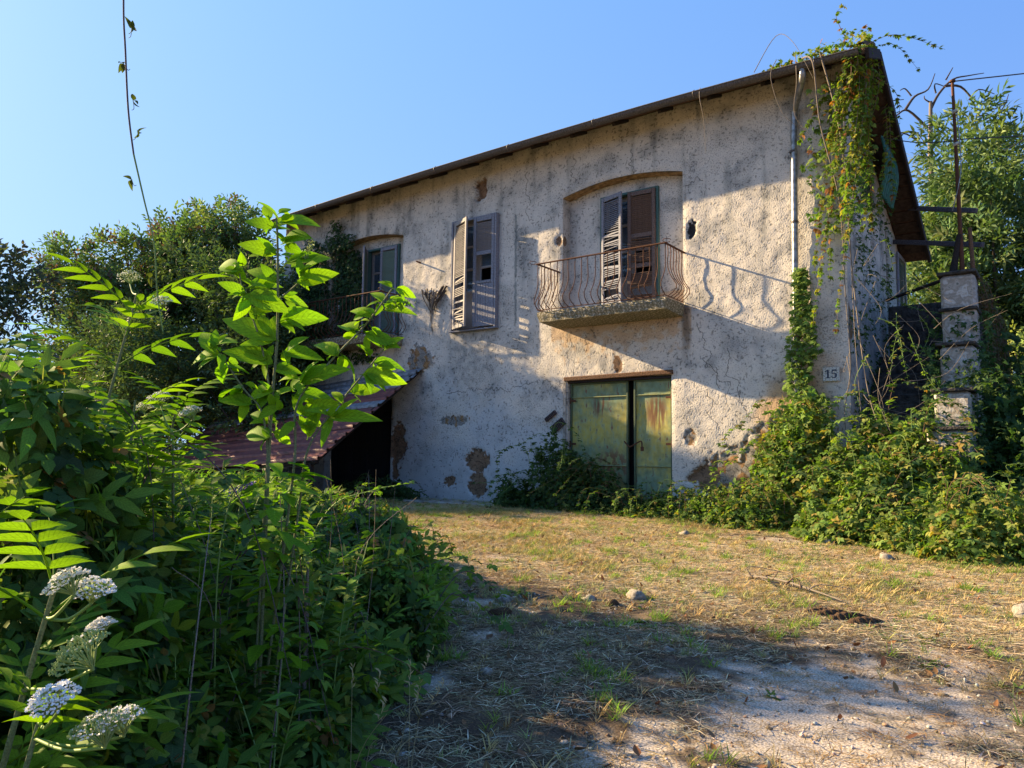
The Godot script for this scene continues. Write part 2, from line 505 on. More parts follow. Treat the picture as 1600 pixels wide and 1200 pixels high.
# fallen plaster: x, y, half width, half height, depth, kind (0 brown stone, 1 grey scratch coat, 2 dark hole)
const SCARS := [[-10.28, 0.86, 0.34, 0.24, 0.045, 0], [-10.27, 0.38, 0.26, 0.27, 0.04, 0], [-12.72, 1.25, 0.30, 0.55, 0.045, 0], [-12.78, 0.7, 0.12, 0.4, 0.03, 0], [-5.16, 0.66, 0.33, 0.26, 0.05, 0], [-4.05, 0.75, 0.95, 0.62, 0.02, 1], [-3.75, 1.35, 0.55, 0.38, 0.02, 1], [-4.7, 0.7, 0.5, 0.4, 0.02, 1], [-12.06, 3.2, 0.42, 0.32, -0.03, 1], [-5.38, 5.12, 0.10, 0.17, 0.05, 2], [-8.24, 5.36, 0.07, 0.1, 0.03, 0], [-10.3, 6.86, 0.17, 0.26, 0.10, 0], [-5.45, 1.35, 0.12, 0.16, 0.02, 1], [-11.05, 0.42, 0.17, 0.12, 0.02, 0], [-10.9, 1.75, 0.4, 0.12, 0.015, 1], [-6.9, 2.74, 0.10, 0.2, 0.008, 0]]

func scar(x: float, y: float) -> Array:   # how much plaster is gone at a place, and how
	var best := 0.0
	var which := []
	for s: Array in SCARS:
		var dx: float = (x - s[0]) / s[2]
		var dy: float = (y - s[1]) / s[3]
		if absf(dx) > 1.8 or absf(dy) > 1.8:
			continue
		var d := 1.0 - sqrt(dx * dx + dy * dy) + FN.get_noise_2d(x * 110.0 + s[0] * 50.0, y * 110.0) * 0.5 + FN.get_noise_2d(x * 420.0, y * 420.0 + 11.0) * 0.35
		var k := smoothstep(0.0, 0.14, d)
		if k > best:
			best = k
			which = s
	return [best, which]

func head_of(h: Array, x: float) -> float:
	var t: float = (x - 0.5 * (h[0] + h[1])) / (0.5 * (h[1] - h[0]))
	return h[3] + h[4] * (1.0 - t * t)

func wall_z(x: float, y: float) -> float:
	var edge := 1.0
	for h: Array in HOLES:
		var dx := maxf(h[0] - x, x - h[1])
		var dy := maxf(h[2] - y, y - head_of(h, clampf(x, h[0], h[1])))
		edge = minf(edge, smoothstep(0.0, 0.07, maxf(dx, dy)))
	edge = minf(edge, smoothstep(0.0, 0.08, X1 - x))
	var z := FN.get_noise_2d(x * 22.0, y * 22.0) * 0.024 + FN.get_noise_2d(x * 160.0 + 50.0, y * 160.0) * 0.009
	var s := scar(x, y)
	if s[0] > 0.0:
		z -= s[0] * (s[1][4] + 0.02 * FN.get_noise_2d(x * 200.0, y * 200.0 + 70.0))
	return lerpf(-0.014, z, edge)

func roof_bow(x: float) -> float:
	return -0.0016 * (x + 6.5) * (x + 6.5) if x < -6.5 else -0.0045 * (x + 6.5) * (x + 6.5)

func roof_y(x: float, z: float) -> float:   # underside of the roof
	return roof_bow(x) + (7.64 - 0.42 * (z + 0.3) if z > -0.3 else 7.64 + 0.5 * (z + 0.3))

func wall_texture() -> Array:   # rough-cast plaster, its stains and cracks: [colour, height]
	var w := 2048
	var h := 960
	var wide := 17.0
	var tall := 8.0
	var big := noise(31, 0.006, 4, w, h, FastNoiseLite.TYPE_SIMPLEX_SMOOTH, false).get_data()
	var mid := noise(32, 0.03, 4, w, h, FastNoiseLite.TYPE_SIMPLEX_SMOOTH, false).get_data()
	var f1 := FastNoiseLite.new()
	f1.seed = 33
	f1.frequency = 0.26
	f1.fractal_octaves = 3
	var pit := f1.get_image(w, h).get_data()
	var spots := []   # two layers of scattered pits, one drawn out sideways and one downwards: [distance to the pit, which pit]
	for k in 2:
		for ret: int in [FastNoiseLite.RETURN_DISTANCE, FastNoiseLite.RETURN_CELL_VALUE]:
			var f := FastNoiseLite.new()
			f.seed = 36 + k
			f.frequency = 0.13
			f.noise_type = FastNoiseLite.TYPE_CELLULAR
			f.fractal_type = FastNoiseLite.FRACTAL_NONE
			f.cellular_jitter = 1.0
			f.cellular_return_type = ret
			f.domain_warp_enabled = true
			f.domain_warp_amplitude = 9.0
			f.domain_warp_frequency = 0.09
			var im := f.get_image(int(w / 1.8) if k == 0 else w, h if k == 0 else int(h / 1.8))
			im.resize(w, h, Image.INTERPOLATE_BILINEAR if ret == FastNoiseLite.RETURN_DISTANCE else Image.INTERPOLATE_NEAREST)
			spots.append(im.get_data())
	var wide_d: PackedByteArray = spots[0]
	var wide_v: PackedByteArray = spots[1]
	var tall_d: PackedByteArray = spots[2]
	var tall_v: PackedByteArray = spots[3]
	var str_im := noise(34, 0.02, 3, w, 96, FastNoiseLite.TYPE_SIMPLEX_SMOOTH, false)
	str_im.resize(w, h)
	var drip := str_im.get_data()
	var blot := noise(35, 0.011, 5, w, h, FastNoiseLite.TYPE_SIMPLEX_SMOOTH, false).get_data()
	var out := PackedByteArray()
	out.resize(w * h * 3)
	var hi := PackedByteArray()
	hi.resize(w * h)
	for py in h:
		var y := tall * (1.0 - (py + 0.5) / h)
		for px in w:
			var k := py * w + px
			var x := -19.7 + wide * (px + 0.5) / w
			var b := big[k] / 255.0
			var m := mid[k] / 255.0
			var q := pit[k] / 255.0
			var t := blot[k] / 255.0
			# beige above, bluer grey-white lime towards the foot on the left, orange where damp
			var low := clampf((2.6 - y + (b - 0.5) * 3.0) * 0.7, 0.0, 1.0) * clampf((-8.0 - x) * 0.9 + 0.6, 0.0, 1.0)
			var mould := smoothstep(0.42, 0.9, t) * (0.35 + 1.1 * m * (0.4 + drip[k] / 255.0)) * (1.0 if y > 2.0 else 0.6)
			if x > -11.4 and x < -9.6 and y < 3.75 and y > 1.6:
				mould = maxf(mould, (0.25 + 0.75 * smoothstep(0.2, 0.8, m)) * clampf((y - 1.6) * 0.8, 0, 1) * smoothstep(0.9, 0.5, absf(x + 10.5)))
			var dr := smoothstep(0.5, 0.8, drip[k] / 255.0) * clampf((y - 3.0) * 0.3, 0.0, 0.9)
			var cr := 0.58 + (m - 0.5) * 0.10
			var cg := 0.53 + (m - 0.5) * 0.095
			var cb := 0.465 + (m - 0.5) * 0.08
			cr = lerpf(cr, 0.47, low); cg = lerpf(cg, 0.46, low); cb = lerpf(cb, 0.45, low)
			cr = lerpf(cr, 0.215, mould * 0.72); cg = lerpf(cg, 0.215, mould * 0.72); cb = lerpf(cb, 0.205, mould * 0.72)
			cr *= 1.0 - dr * 0.35; cg *= 1.0 - dr * 0.33; cb *= 1.0 - dr * 0.32
			var og := 0.0
			if x > -4.9 and y < 2.7:
				og = smoothstep(1.0, 0.25, Vector2((x + 3.55) / 1.15, (y - 1.85) / 0.85).length() + (b - 0.5) * 1.3)
			elif x > -8.4 and x < -5.4 and y > 2.6 and y < 3.7:
				og = smoothstep(0.35, 0.8, (y - 2.65) / 0.9 + (m - 0.5) * 1.2) * 0.75
			cr = lerpf(cr, 0.47, og * 0.85); cg = lerpf(cg, 0.30, og * 0.85); cb = lerpf(cb, 0.155, og * 0.85)
			if x > -5.62 and x < -5.36 and y > 2.3 and y < 3.75:
				var sd := smoothstep(0.13, 0.03, absf(x + 5.49 + (b - 0.5) * 0.1)) * smoothstep(2.4, 3.3, y) * 0.6
				cr *= 1.0 - sd; cg *= 1.0 - sd; cb *= 1.0 - sd
			if absf(x + 9.32) < 0.06 and y > 3.7 and y < 6.1:
				var sm := smoothstep(0.045, 0.015, absf(x + 9.32 + (m - 0.5) * 0.05)) * smoothstep(0.3, 0.6, t + 0.2)
				cr *= 1.0 - 0.55 * sm; cg *= 1.0 - 0.5 * sm; cb *= 1.0 - 0.48 * sm
			var smooth_lime := low * smoothstep(1.3, 0.5, y)
			# pits between the thrown grains
			var lim := 0.69 + (b - 0.5) * 0.2 + 0.05 * smooth_lime
			var p := smoothstep(lim, lim + 0.09, q)
			var many := 175.0 + (0.5 - b) * 130.0 + 45.0 * smooth_lime - 35.0 * mould
			if wide_v[k] > many:
				p = maxf(p, smoothstep(62.0, 26.0, wide_d[k] + (0.5 - q) * 60.0) * (0.5 + (wide_v[k] - many) * 0.012))
			if tall_v[k] > many:
				p = maxf(p, smoothstep(62.0, 26.0, tall_d[k] + (0.5 - q) * 60.0) * (0.5 + (tall_v[k] - many) * 0.012))
			p = minf(p, 1.0)
			var up := smoothstep(0.5, 0.2, q)
			var hh := 0.55 + (0.5 - q) * 0.5 - p * 0.25
			var dark := 1.0 - (0.4 + 0.25 * t) * p
			cr *= dark + up * 0.05; cg *= dark + up * 0.05; cb *= dark + up * 0.05
			out[k * 3] = int(clampf(pow(cr, 0.4545), 0, 1) * 255)
			out[k * 3 + 1] = int(clampf(pow(cg, 0.4545), 0, 1) * 255)
			out[k * 3 + 2] = int(clampf(pow(cb, 0.4545), 0, 1) * 255)
			hi[k] = int(clampf(hh, 0, 1) * 255)
	# broken places, worked out only where they are
	for s: Array in SCARS:
		var xa := int((s[0] - s[2] * 1.7 + 19.7) / wide * w)
		var xb := int((s[0] + s[2] * 1.7 + 19.7) / wide * w)
		var ya := int((1.0 - (s[1] + s[3] * 1.7) / tall) * h)
		var yb := int((1.0 - (s[1] - s[3] * 1.7) / tall) * h)
		for py in range(maxi(ya, 0), mini(yb, h - 1)):
			for px in range(maxi(xa, 0), mini(xb, w - 1)):
				var x := -19.7 + wide * (px + 0.5) / w
				var y := tall * (1.0 - (py + 0.5) / h)
				var e := scar(x, y)
				if e[0] <= 0.02 or e[1] != s:
					continue
				var k := py * w + px
				var m := mid[k] / 255.0
				var q := pit[k] / 255.0
				var c: Color = [Color(0.26, 0.155, 0.09), Color(0.31, 0.285, 0.25), Color(0.03, 0.03, 0.03)][s[5]]
				if s[5] == 1:
					c = c.lerp(Color(0.30, 0.17, 0.075), smoothstep(0.5, 0.62, m))
				c *= 0.55 + 0.5 * m + 0.7 * (q - 0.5)
				c *= 1.0 - 0.65 * smoothstep(0.09, 0.02, absf(FN.get_noise_2d(x * 190.0 + 31.0, y * 260.0)))
				c *= 0.55 + 0.45 * smoothstep(0.1, 0.9, e[0])
				var old := Color(pow(out[k * 3] / 255.0, 2.2), pow(out[k * 3 + 1] / 255.0, 2.2), pow(out[k * 3 + 2] / 255.0, 2.2))
				c = old.lerp(c, e[0])
				out[k * 3] = int(clampf(pow(c.r, 0.4545), 0, 1) * 255)
				out[k * 3 + 1] = int(clampf(pow(c.g, 0.4545), 0, 1) * 255)
				out[k * 3 + 2] = int(clampf(pow(c.b, 0.4545), 0, 1) * 255)
				hi[k] = int(clampf(0.2 + m * 0.5 + q * 0.2, 0, 1) * 255)
	# hair cracks
	for cr: Array in [[-9.08, 6.95, -8.98, 5.9], [-7.95, 3.4, -7.85, 2.6], [-8.6, 2.5, -8.05, 2.45], [-5.3, 3.4, -4.9, 2.2], [-5.2, 2.75, -3.9, 1.3], [-4.75, 2.9, -4.55, 2.05], [-7.9, 7.1, -7.85, 6.5], [-11.2, 2.35, -8.7, 2.5], [-5.1, 2.2, -4.95, 1.5], [-6.6, 6.9, -6.55, 6.4], [-5.5, 5.95, -5.15, 5.98]]:
		var a := Vector2(cr[0], cr[1])
		var b2 := Vector2(cr[2], cr[3])
		var steps := int(a.distance_to(b2) / 0.004)
		var side := (b2 - a).normalized().orthogonal()
		for st in steps:
			var t := float(st) / steps
			var q := a.lerp(b2, t) + side * (FN.get_noise_2d(t * 150.0 * a.distance_to(b2), cr[0] * 90.0) * 0.22 * sin(PI * t))
			var px := int((q.x + 19.7) / wide * w)
			var py := int((1.0 - q.y / tall) * h)
			var k := clampi(py * w + px, 0, w * h - 1)
			for ch in 3:
				out[k * 3 + ch] = int(out[k * 3 + ch] * 0.62)
			hi[k] = int(hi[k] * 0.4)
	return [ImageTexture.create_from_image(Image.create_from_data(w, h, false, Image.FORMAT_RGB8, out)), ImageTexture.create_from_image(Image.create_from_data(w, h, false, Image.FORMAT_L8, hi))]

func wall_uv(x: float, y: float) -> Vector2:
	return Vector2((x + 19.7) / 17.0, 1.0 - y / 8.0)

func build_front_wall(house: Node3D, m: Material) -> void:
	var cuts := [X0, -15.3, -15.25, -12.93, -12.68, -11.0, -9.8, -8.15, -8.02, -5.8, -5.55, X1]
	var g := Geo.new()
	for k in cuts.size() - 1:
		var a: float = cuts[k]
		var b: float = cuts[k + 1]
		var mid := 0.5 * (a + b)
		var here := []
		for h: Array in HOLES:
			if mid > h[0] and mid < h[1]:
				here.append(h)
		here.sort_custom(func(p, q): return p[2] < q[2])
		var nx := maxi(2, int((b - a) / 0.042) + 1)
		for part in here.size() + 1:
			var y0: float = -0.4 if part == 0 else 0.0
			var ny := 40
			var p := PackedVector3Array()
			var uv := PackedVector2Array()
			if part == 0 and here.size() and here[0][2] < 0.0:
				continue
			var span: float = (7.5 if part == here.size() else here[part][2]) - (y0 if part == 0 else here[part - 1][3])
			ny = maxi(2, int(span / 0.042) + 1)
			for yy in ny:
				for xx in nx:
					var x := lerpf(a, b, float(xx) / (nx - 1))
					var bot: float = y0 if part == 0 else head_of(here[part - 1], x)
					var top: float = roof_y(x, 0.0) - 0.01 if part == here.size() else here[part][2]
					var y := lerpf(bot, top, float(yy) / (ny - 1))
					p.append(Vector3(x, y, wall_z(x, y)))
					uv.append(wall_uv(x, y))
			g.grid(nx, ny, p, uv, Vector3.BACK)
	obj("front_wall", g.done(), m, house)
	# the sides of the openings and the backs of the two balcony niches
	for h: Array in HOLES:
		g = Geo.new()
		var d: float = -h[5]
		for s in 2:
			var x: float = h[s]
			var p := PackedVector3Array()
			var uv := PackedVector2Array()
			for yy in 41:
				for zz in 6:
					var y := lerpf(h[2], h[3], yy / 40.0)
					var z := lerpf(-0.014, d, zz / 5.0)
					p.append(Vector3(x + FN.get_noise_2d(y * 90.0, z * 90.0 + x) * 0.012 * sin(PI * zz / 5.0), y, z))
					uv.append(wall_uv(x + z, y))
			g.grid(6, 41, p, uv, Vector3.RIGHT if s == 0 else Vector3.LEFT)
		var pt := PackedVector3Array()
		var uvt := PackedVector2Array()
		for xx in 33:
			for zz in 4:
				var x := lerpf(h[0], h[1], xx / 32.0)
				var z := lerpf(-0.014, d, zz / 3.0)
				pt.append(Vector3(x, head_of(h, x), z))
				uvt.append(wall_uv(x, 3.0 + z))
		g.grid(4, 33, pt, uvt, Vector3.DOWN)
		obj("reveal", g.done(), m, house)
	for e: Array in [[HOLES[1], -14.15, -13.05], [HOLES[3], -7.36, -6.18]]:
		var h: Array = e[0]
		g = Geo.new()
		for part in 3:
			var p := PackedVector3Array()
			var uv := PackedVector2Array()
			for yy in 31:
				for xx in 21:
					var x := lerpf([h[0], e[2], e[1]][part], [e[1], h[1], e[2]][part], xx / 20.0)
					var y := lerpf([3.7, 3.7, 6.14][part], head_of(h, x) + 0.02, yy / 30.0)
					p.append(Vector3(x, y, -h[5] + FN.get_noise_2d(x * 60.0, y * 60.0) * 0.008))
					uv.append(wall_uv(x - 0.9, y - 0.4))
			g.grid(21, 31, p, uv, Vector3.BACK)
		obj("niche_wall", g.done(), m, house)
	# orange arch soffits over the two niches
	for h: Array in [HOLES[1], HOLES[3]]:
		var q := Geo.new()
		var p := PackedVector3Array()
		for xx in 33:
			for zz in 4:
				var x := lerpf(h[0] + 0.01, h[1] - 0.01, xx / 32.0)
				p.append(Vector3(x, head_of(h, x) - 0.012 - 0.02 * absf(FN.get_noise_2d(x * 90.0, zz * 30.0)), lerpf(-0.01, -h[5] + 0.01, zz / 3.0)))
		q.grid(4, 33, p, PackedVector2Array(), Vector3.DOWN)
		obj("arch_soffit", q.done(), M.orange_plaster, house)

func plank_wall(g: Geo, a: Vector3, b: Vector3, h: float, thick: float) -> void:
	var d := b - a
	g.box(Transform3D(Basis(d.normalized(), Vector3.UP, d.normalized().cross(Vector3.UP)), (a + b) * 0.5 + Vector3.UP * h * 0.5), Vector3(d.length(), h, thick))

func build_house() -> void:
	var house := thing("farmhouse", "derelict two storey farmhouse with stained rough plaster and two balconies", "house")
	var tx := wall_texture()
	var m := mat("plaster", Color.WHITE, 0.96)
	m.albedo_texture = tx[0]
	m.heightmap_enabled = true
	m.heightmap_texture = tx[1]
	m.heightmap_scale = 0.9
	build_front_wall(house, m)
	# gable wall on the right and the two walls that the picture does not show
	var g := Geo.new()
	var p := PackedVector3Array()
	var uv := PackedVector2Array()
	for yy in 60:
		for zz in 61:
			var z := lerpf(0.0, -5.3, zz / 60.0)
			var y := lerpf(-0.4, roof_y(X1, z) + 0.02, yy / 59.0)
			p.append(Vector3(X1 - 0.014 + FN.get_noise_2d(z * 30.0, y * 30.0) * 0.02 * minf(1.0, zz / 5.0), y, z - 0.014))
			uv.append(Vector2(0.45 - z / 17.0, 1.0 - y / 8.0))
	g.grid(61, 60, p, uv, Vector3.RIGHT)
	obj("gable_wall", g.done(), m, house)
	g = Geo.new()
	plank_wall(g, Vector3(X0, -0.3, -5.2), Vector3(X1 - 0.1, -0.3, -5.2), 5.3, 0.2)
	plank_wall(g, Vector3(X0 + 0.1, -0.3, -0.05), Vector3(X0 + 0.1, -0.3, -5.2), 5.3, 0.2)
	g.box(at(Vector3(-10.0, 3.5, -2.6)), Vector3(14.2, 0.2, 5.0))
	obj("back_wall", g.done(), M.grey_plaster, house)
	# roof: sheet with thickness, its planks, tiles, rafters and gutter
	var roof := obj("roof", roof_mesh(), M.clay_tile, house)
	for k in 17:   # boards that show under the gable overhang
		for s in 2:
			var z0 := -0.32 - 0.3 * k if s == 0 else -0.28 + 0.3 * k
			var z1 := z0 - 0.28 if s == 0 else z0 + 0.28
			if z1 < -5.05 or z1 > 0.6:
				continue
			var a := Vector3(-2.53, roof_y(-2.5, z0) - 0.012, z0)
			var b := Vector3(-2.53, roof_y(-2.5, z1) - 0.012, z1)
			var q := Geo.new()
			q.box(Transform3D(Basis(Vector3.RIGHT, (b - a).normalized().cross(Vector3.RIGHT), (b - a).normalized()), (a + b) * 0.5), Vector3(0.46, 0.03, 0.28), 0.006)
			obj("plank", q.done(), M.soffit, roof)
	for s in 2:   # barge boards along the verge
		var q := Geo.new()
		var z1 := -5.05 if s == 0 else 0.64
		var a := Vector3(-2.265, roof_y(-2.3, -0.3) - 0.0, -0.3)
		var b := Vector3(-2.265, roof_y(-2.3, z1) - 0.0, z1)
		q.box(Transform3D(Basis(Vector3.RIGHT, (b - a).normalized().cross(Vector3.RIGHT), (b - a).normalized()), (a + b) * 0.5), Vector3(0.06, 0.16, (b - a).length()), 0.01)
		obj("barge_board", q.done(), M.dark_wood, roof)
	var raf := Geo.new()
	raf.box(Transform3D(Basis(Vector3.RIGHT, Vector3(0, 1, 0.5).normalized(), Vector3(0, -0.5, 1).normalized()), Vector3.ZERO), Vector3(0.07, 0.07, 0.62), 0.012)
	var rafm := raf.done()
	for k in 16:
		var x := -16.9 + 0.93 * k
		obj("rafter", rafm, M.dark_wood, roof, at(Vector3(x, roof_y(x, 0.28) - 0.045, 0.28)))
	var tile := Geo.new()
	var tp := PackedVector3Array()
	for b in 2:
		for a in 9:
			var an := PI * a / 8.0
			var rr := 0.085 if b == 0 else 0.07
			tp.append(Vector3(0.42 * b - 0.21, sin(an) * rr, cos(an) * rr))
	tile.grid(9, 2, tp, PackedVector2Array(), Vector3.UP)
	for k in 9:
		tp[k] *= Vector3(1, 0.82, 0.82)
		tp[9 + k] *= Vector3(1, 0.8, 0.8)
	tile.grid(9, 2, tp, PackedVector2Array(), Vector3.DOWN)
	var tm := tile.done()
	for k in 22:   # ridge
		var x := -2.5 - 0.36 * k
		obj("tile", tm, M.clay_tile, roof, at(Vector3(x, roof_y(x, -0.3) + 0.06, -0.3), Basis.from_euler(Vector3(r(-0.05, 0.05), PI + r(-0.06, 0.06), r(-0.04, 0.06)))))
	for k in 13:   # down the back verge
		var z := -0.55 - 0.36 * k
		obj("tile", tm, M.clay_tile, roof, at(Vector3(-2.38 + r(-0.015, 0.015), roof_y(-2.38, z) + 0.15, z), Basis(Vector3(0, -0.447, -0.894), Vector3(0, 0.894, -0.447), Vector3(1, 0, 0)).rotated(Vector3.UP, r(-0.05, 0.05))))
	for k in 2:
		var z := -0.05 + 0.36 * k
		obj("tile", tm, M.clay_tile, roof, at(Vector3(-2.38, roof_y(-2.38, z) + 0.15, z), Basis(Vector3(0, -0.447, 0.894), Vector3(0, 0.894, 0.447), Vector3(-1, 0, 0))))
	build_gutter(house)
	build_balcony(house, -8.22, -5.53, 3)
	build_balcony(house, -15.3, -12.59, 4)
	build_windows(house)
	build_garage(house)

func roof_mesh() -> ArrayMesh:
	var g := Geo.new()
	var zs := [0.62, 0.2, -0.3, -1.5, -3.0, -5.05]
	for s in 2:
		for side in 2:
			var p := PackedVector3Array()
			var zz: Array = zs.slice(0, 3) if side == 0 else zs.slice(2)
			var nx := 60
			for z: float in zz:
				for k in nx:
					var x := lerpf(-17.5, -2.27, k / 59.0)
					p.append(Vector3(x, roof_y(x, z) + 0.1 * s, z))
			g.grid(nx, zz.size(), p, PackedVector2Array(), Vector3.UP if s == 1 else Vector3.DOWN)
	for k in 59:
		var x := lerpf(-17.5, -2.27, k / 59.0)
		var x2 := lerpf(-17.5, -2.27, (k + 1) / 59.0)
		for z: float in [0.62, -5.05]:
			g.quad(Vector3(x, roof_y(x, z), z), Vector3(x2, roof_y(x2, z), z), Vector3(x2, roof_y(x2, z) + 0.1, z), Vector3(x, roof_y(x, z) + 0.1, z), Vector3(0, 0, signf(z)))
	for x: float in [-17.5, -2.27]:
		for k in 5:
			var a: float = zs[k]
			var b: float = zs[k + 1]
			g.quad(Vector3(x, roof_y(x, a), a), Vector3(x, roof_y(x, b), b), Vector3(x, roof_y(x, b) + 0.1, b), Vector3(x, roof_y(x, a) + 0.1, a), Vector3(signf(x + 10), 0, 0))
	return g.done()

func build_gutter(house: Node3D) -> void:
	var g := Geo.new()
	var p := PackedVector3Array()
	for k in 60:
		var x := lerpf(-17.5, -2.36, k / 59.0)
		for s in 9:
			var a := PI + PI * s / 8.0
			p.append(Vector3(x, roof_y(x, 0.62) + 0.035 + 0.085 * sin(a), 0.70 + 0.08 * cos(a)))
	g.grid(9, 60, p, PackedVector2Array(), Vector3.DOWN)
	for k in p.size():
		var x := p[k].x
		var c := Vector3(x, roof_y(x, 0.62) + 0.035, 0.70)
		p[k] = c + (p[k] - c) * 0.9
	g.grid(9, 60, p, PackedVector2Array(), Vector3.UP)
	var lip := PackedVector3Array()
	for k in 60:
		var x := lerpf(-17.5, -2.36, k / 59.0)
		lip.append(Vector3(x, roof_y(x, 0.62) + 0.037, 0.782))
	g.tube(lip, 0.011, 0.011, 6)
	var gut := obj("gutter", g.done(), M.gutter_metal, house)
	var b := Geo.new()
	var arc := []
	for s in 9:
		var a := PI + PI * s / 8.0
		arc.append(Vector3(0, 0.09 * sin(a), 0.087 * cos(a)))
	arc.append(Vector3(0, 0.05, 0.02))
	b.tube(pv(arc), 0.011, 0.011, 5)
	var bm := b.done()
	for k in 8:
		var x := -17.0 + 2.0 * k
		obj("bracket", bm, M.gutter_metal, gut, at(Vector3(x, roof_y(x, 0.62) + 0.035, 0.70)))
	var pipe := Geo.new()
	pipe.tube(curve([Vector3(-3.2, 7.2, 0.69), Vector3(-3.21, 7.06, 0.67), Vector3(-3.27, 6.97, 0.55), Vector3(-3.45, 6.84, 0.2), Vector3(-3.5, 6.72, 0.11), Vector3(-3.52, 6.4, 0.1)], 6), 0.052, 0.052, 10)
	pipe.tube(pv([Vector3(-3.52, 6.4, 0.1), Vector3(-3.535, 5.2, 0.1), Vector3(-3.56, 3.4, 0.1), Vector3(-3.6, 0.1, 0.1)]), 0.05, 0.05, 10)
	var dp := obj("downpipe", pipe.done(), M.zinc, house)
	for y: float in [6.1, 4.9, 3.0, 1.4]:
		var cl := Geo.new()
		cl.tube(pv([Vector3(-3.54, y - 0.018, 0.1), Vector3(-3.54, y + 0.018, 0.1)]), 0.06, 0.06, 10)
		obj("clamp", cl.done(), M.gutter_metal, dp)

func build_balcony(house: Node3D, a: float, b: float, seed_: int) -> void:
	var root := Node3D.new()
	root.name = "balcony"
	house.add_child(root, true)
	# a slab with a crumbled edge
	var g := Geo.new()
	var d := 0.79
	var edge := []
	for k in 41:
		edge.append(Vector3(lerpf(a, b, k / 40.0), 0, d))
	for face in 5:
		var p := PackedVector3Array()
		for j in 9:
			for k in 61:
				var u := k / 60.0
				var v := j / 8.0
				var q := Vector3.ZERO
				match face:
					0: q = Vector3(lerpf(a, b, u), lerpf(3.57, 3.76, v), d)
					1: q = Vector3(lerpf(a, b, u), 3.76, lerpf(d, -0.25, v))
					2: q = Vector3(lerpf(a, b, u), 3.57, lerpf(d, -0.02, v))
					3: q = Vector3(a, lerpf(3.57, 3.76, v), lerpf(d, -0.02, u))
					4: q = Vector3(b, lerpf(3.57, 3.76, v), lerpf(d, -0.02, u))
				var low := smoothstep(3.7, 3.58, q.y)
				var n3 := FN.get_noise_3d(q.x * 130.0, q.y * 130.0, q.z * 130.0 + seed_ * 99.0)
				q.z -= (0.035 * low + 0.02 * n3) * smoothstep(0.6, d, q.z)
				q.y += 0.012 * n3 + (0.03 * smoothstep(0.79, 0.0, q.z) * -1.0 if q.y < 3.6 else 0.0)
				q.x += 0.01 * n3 + (0.02 * low if q.x < a + 0.02 else -0.02 * low if q.x > b - 0.02 else 0.0)
				p.append(q)
		g.grid(61, 9, p, PackedVector2Array(), [Vector3.BACK, Vector3.UP, Vector3.DOWN, Vector3.LEFT, Vector3.RIGHT][face])
	obj("slab", g.done(), M.rough_concrete, root)
	# rail and bellied bars
	var rail := Geo.new()
	var y := 4.71
	for seg: Array in [[Vector3(a, y, 0.0), Vector3(a, y, d)], [Vector3(a, y, d), Vector3(b, y, d)], [Vector3(b, y, d), Vector3(b, y, 0.0)]]:
		var s: Vector3 = seg[0]
		var e: Vector3 = seg[1]
		rail.box(Transform3D(Basis((e - s).normalized(), Vector3.UP, (e - s).normalized().cross(Vector3.UP)), (s + e) * 0.5), Vector3((e - s).length() + 0.03, 0.022, 0.042), 0.004)
	for seg: Array in [[Vector3(a + 0.02, 3.8, 0.0), Vector3(a + 0.02, 3.8, d - 0.02)], [Vector3(a + 0.02, 3.8, d - 0.02), Vector3(b - 0.02, 3.8, d - 0.02)], [Vector3(b - 0.02, 3.8, d - 0.02), Vector3(b - 0.02, 3.8, 0.0)]]:
		rail.tube(pv(seg), 0.009, 0.009, 5)
	for sx: float in [a, b]:   # scrolled ends
		var sc := []
		for k in 12:
			var an := k * 0.5
			sc.append(Vector3(sx + (-0.11 if sx == a else 0.02) + cos(an) * (0.05 - k * 0.001) * 1.6, y + 0.045 + sin(an) * 0.02, d - 0.02 + sin(an) * 0.05))
		rail.tube(pv(sc), 0.007, 0.006, 5)
	obj("handrail", rail.done(), M.rust_iron, root)
	var bar := func(out: Vector3, corner: bool) -> ArrayMesh:
		var q := Geo.new()
		var pts := []
		for k in 15:
			var t := k / 14.0
			var bel := 0.14 * exp(-pow((t - 0.17) / 0.15, 2.0)) + 0.05 * exp(-pow((t - 0.38) / 0.18, 2.0))
			if k == 0:
				bel = 0.0
			pts.append(out * bel + Vector3.UP * (3.8 + 0.9 * t - 3.8) + out * 0.012 * sin(t * 9.0))
		q.tube(pv(pts), 0.0085, 0.0085, 5)
		return q.done()
	var front: ArrayMesh = bar.call(Vector3.BACK, false)
	var left: ArrayMesh = bar.call(Vector3.LEFT, false)
	var right: ArrayMesh = bar.call(Vector3.RIGHT, false)
	var n := 19
	for k in range(0, n + 1):
		var x := lerpf(a + 0.02, b - 0.02, float(k) / n) + r(-0.012, 0.012)
		obj("baluster", front, M.rust_iron, root, at(Vector3(x, 3.8, d - 0.02), Basis.from_euler(Vector3(r(-0.02, 0.02), r(-0.25, 0.25), r(-0.015, 0.015)))))
	for k in 6:
		var z := 0.08 + 0.115 * k
		obj("baluster", left, M.rust_iron, root, at(Vector3(a + 0.02, 3.8, z), Basis(Vector3.UP, r(-0.2, 0.2))))
		obj("baluster", right, M.rust_iron, root, at(Vector3(b - 0.02, 3.8, z), Basis(Vector3.UP, r(-0.2, 0.2))))

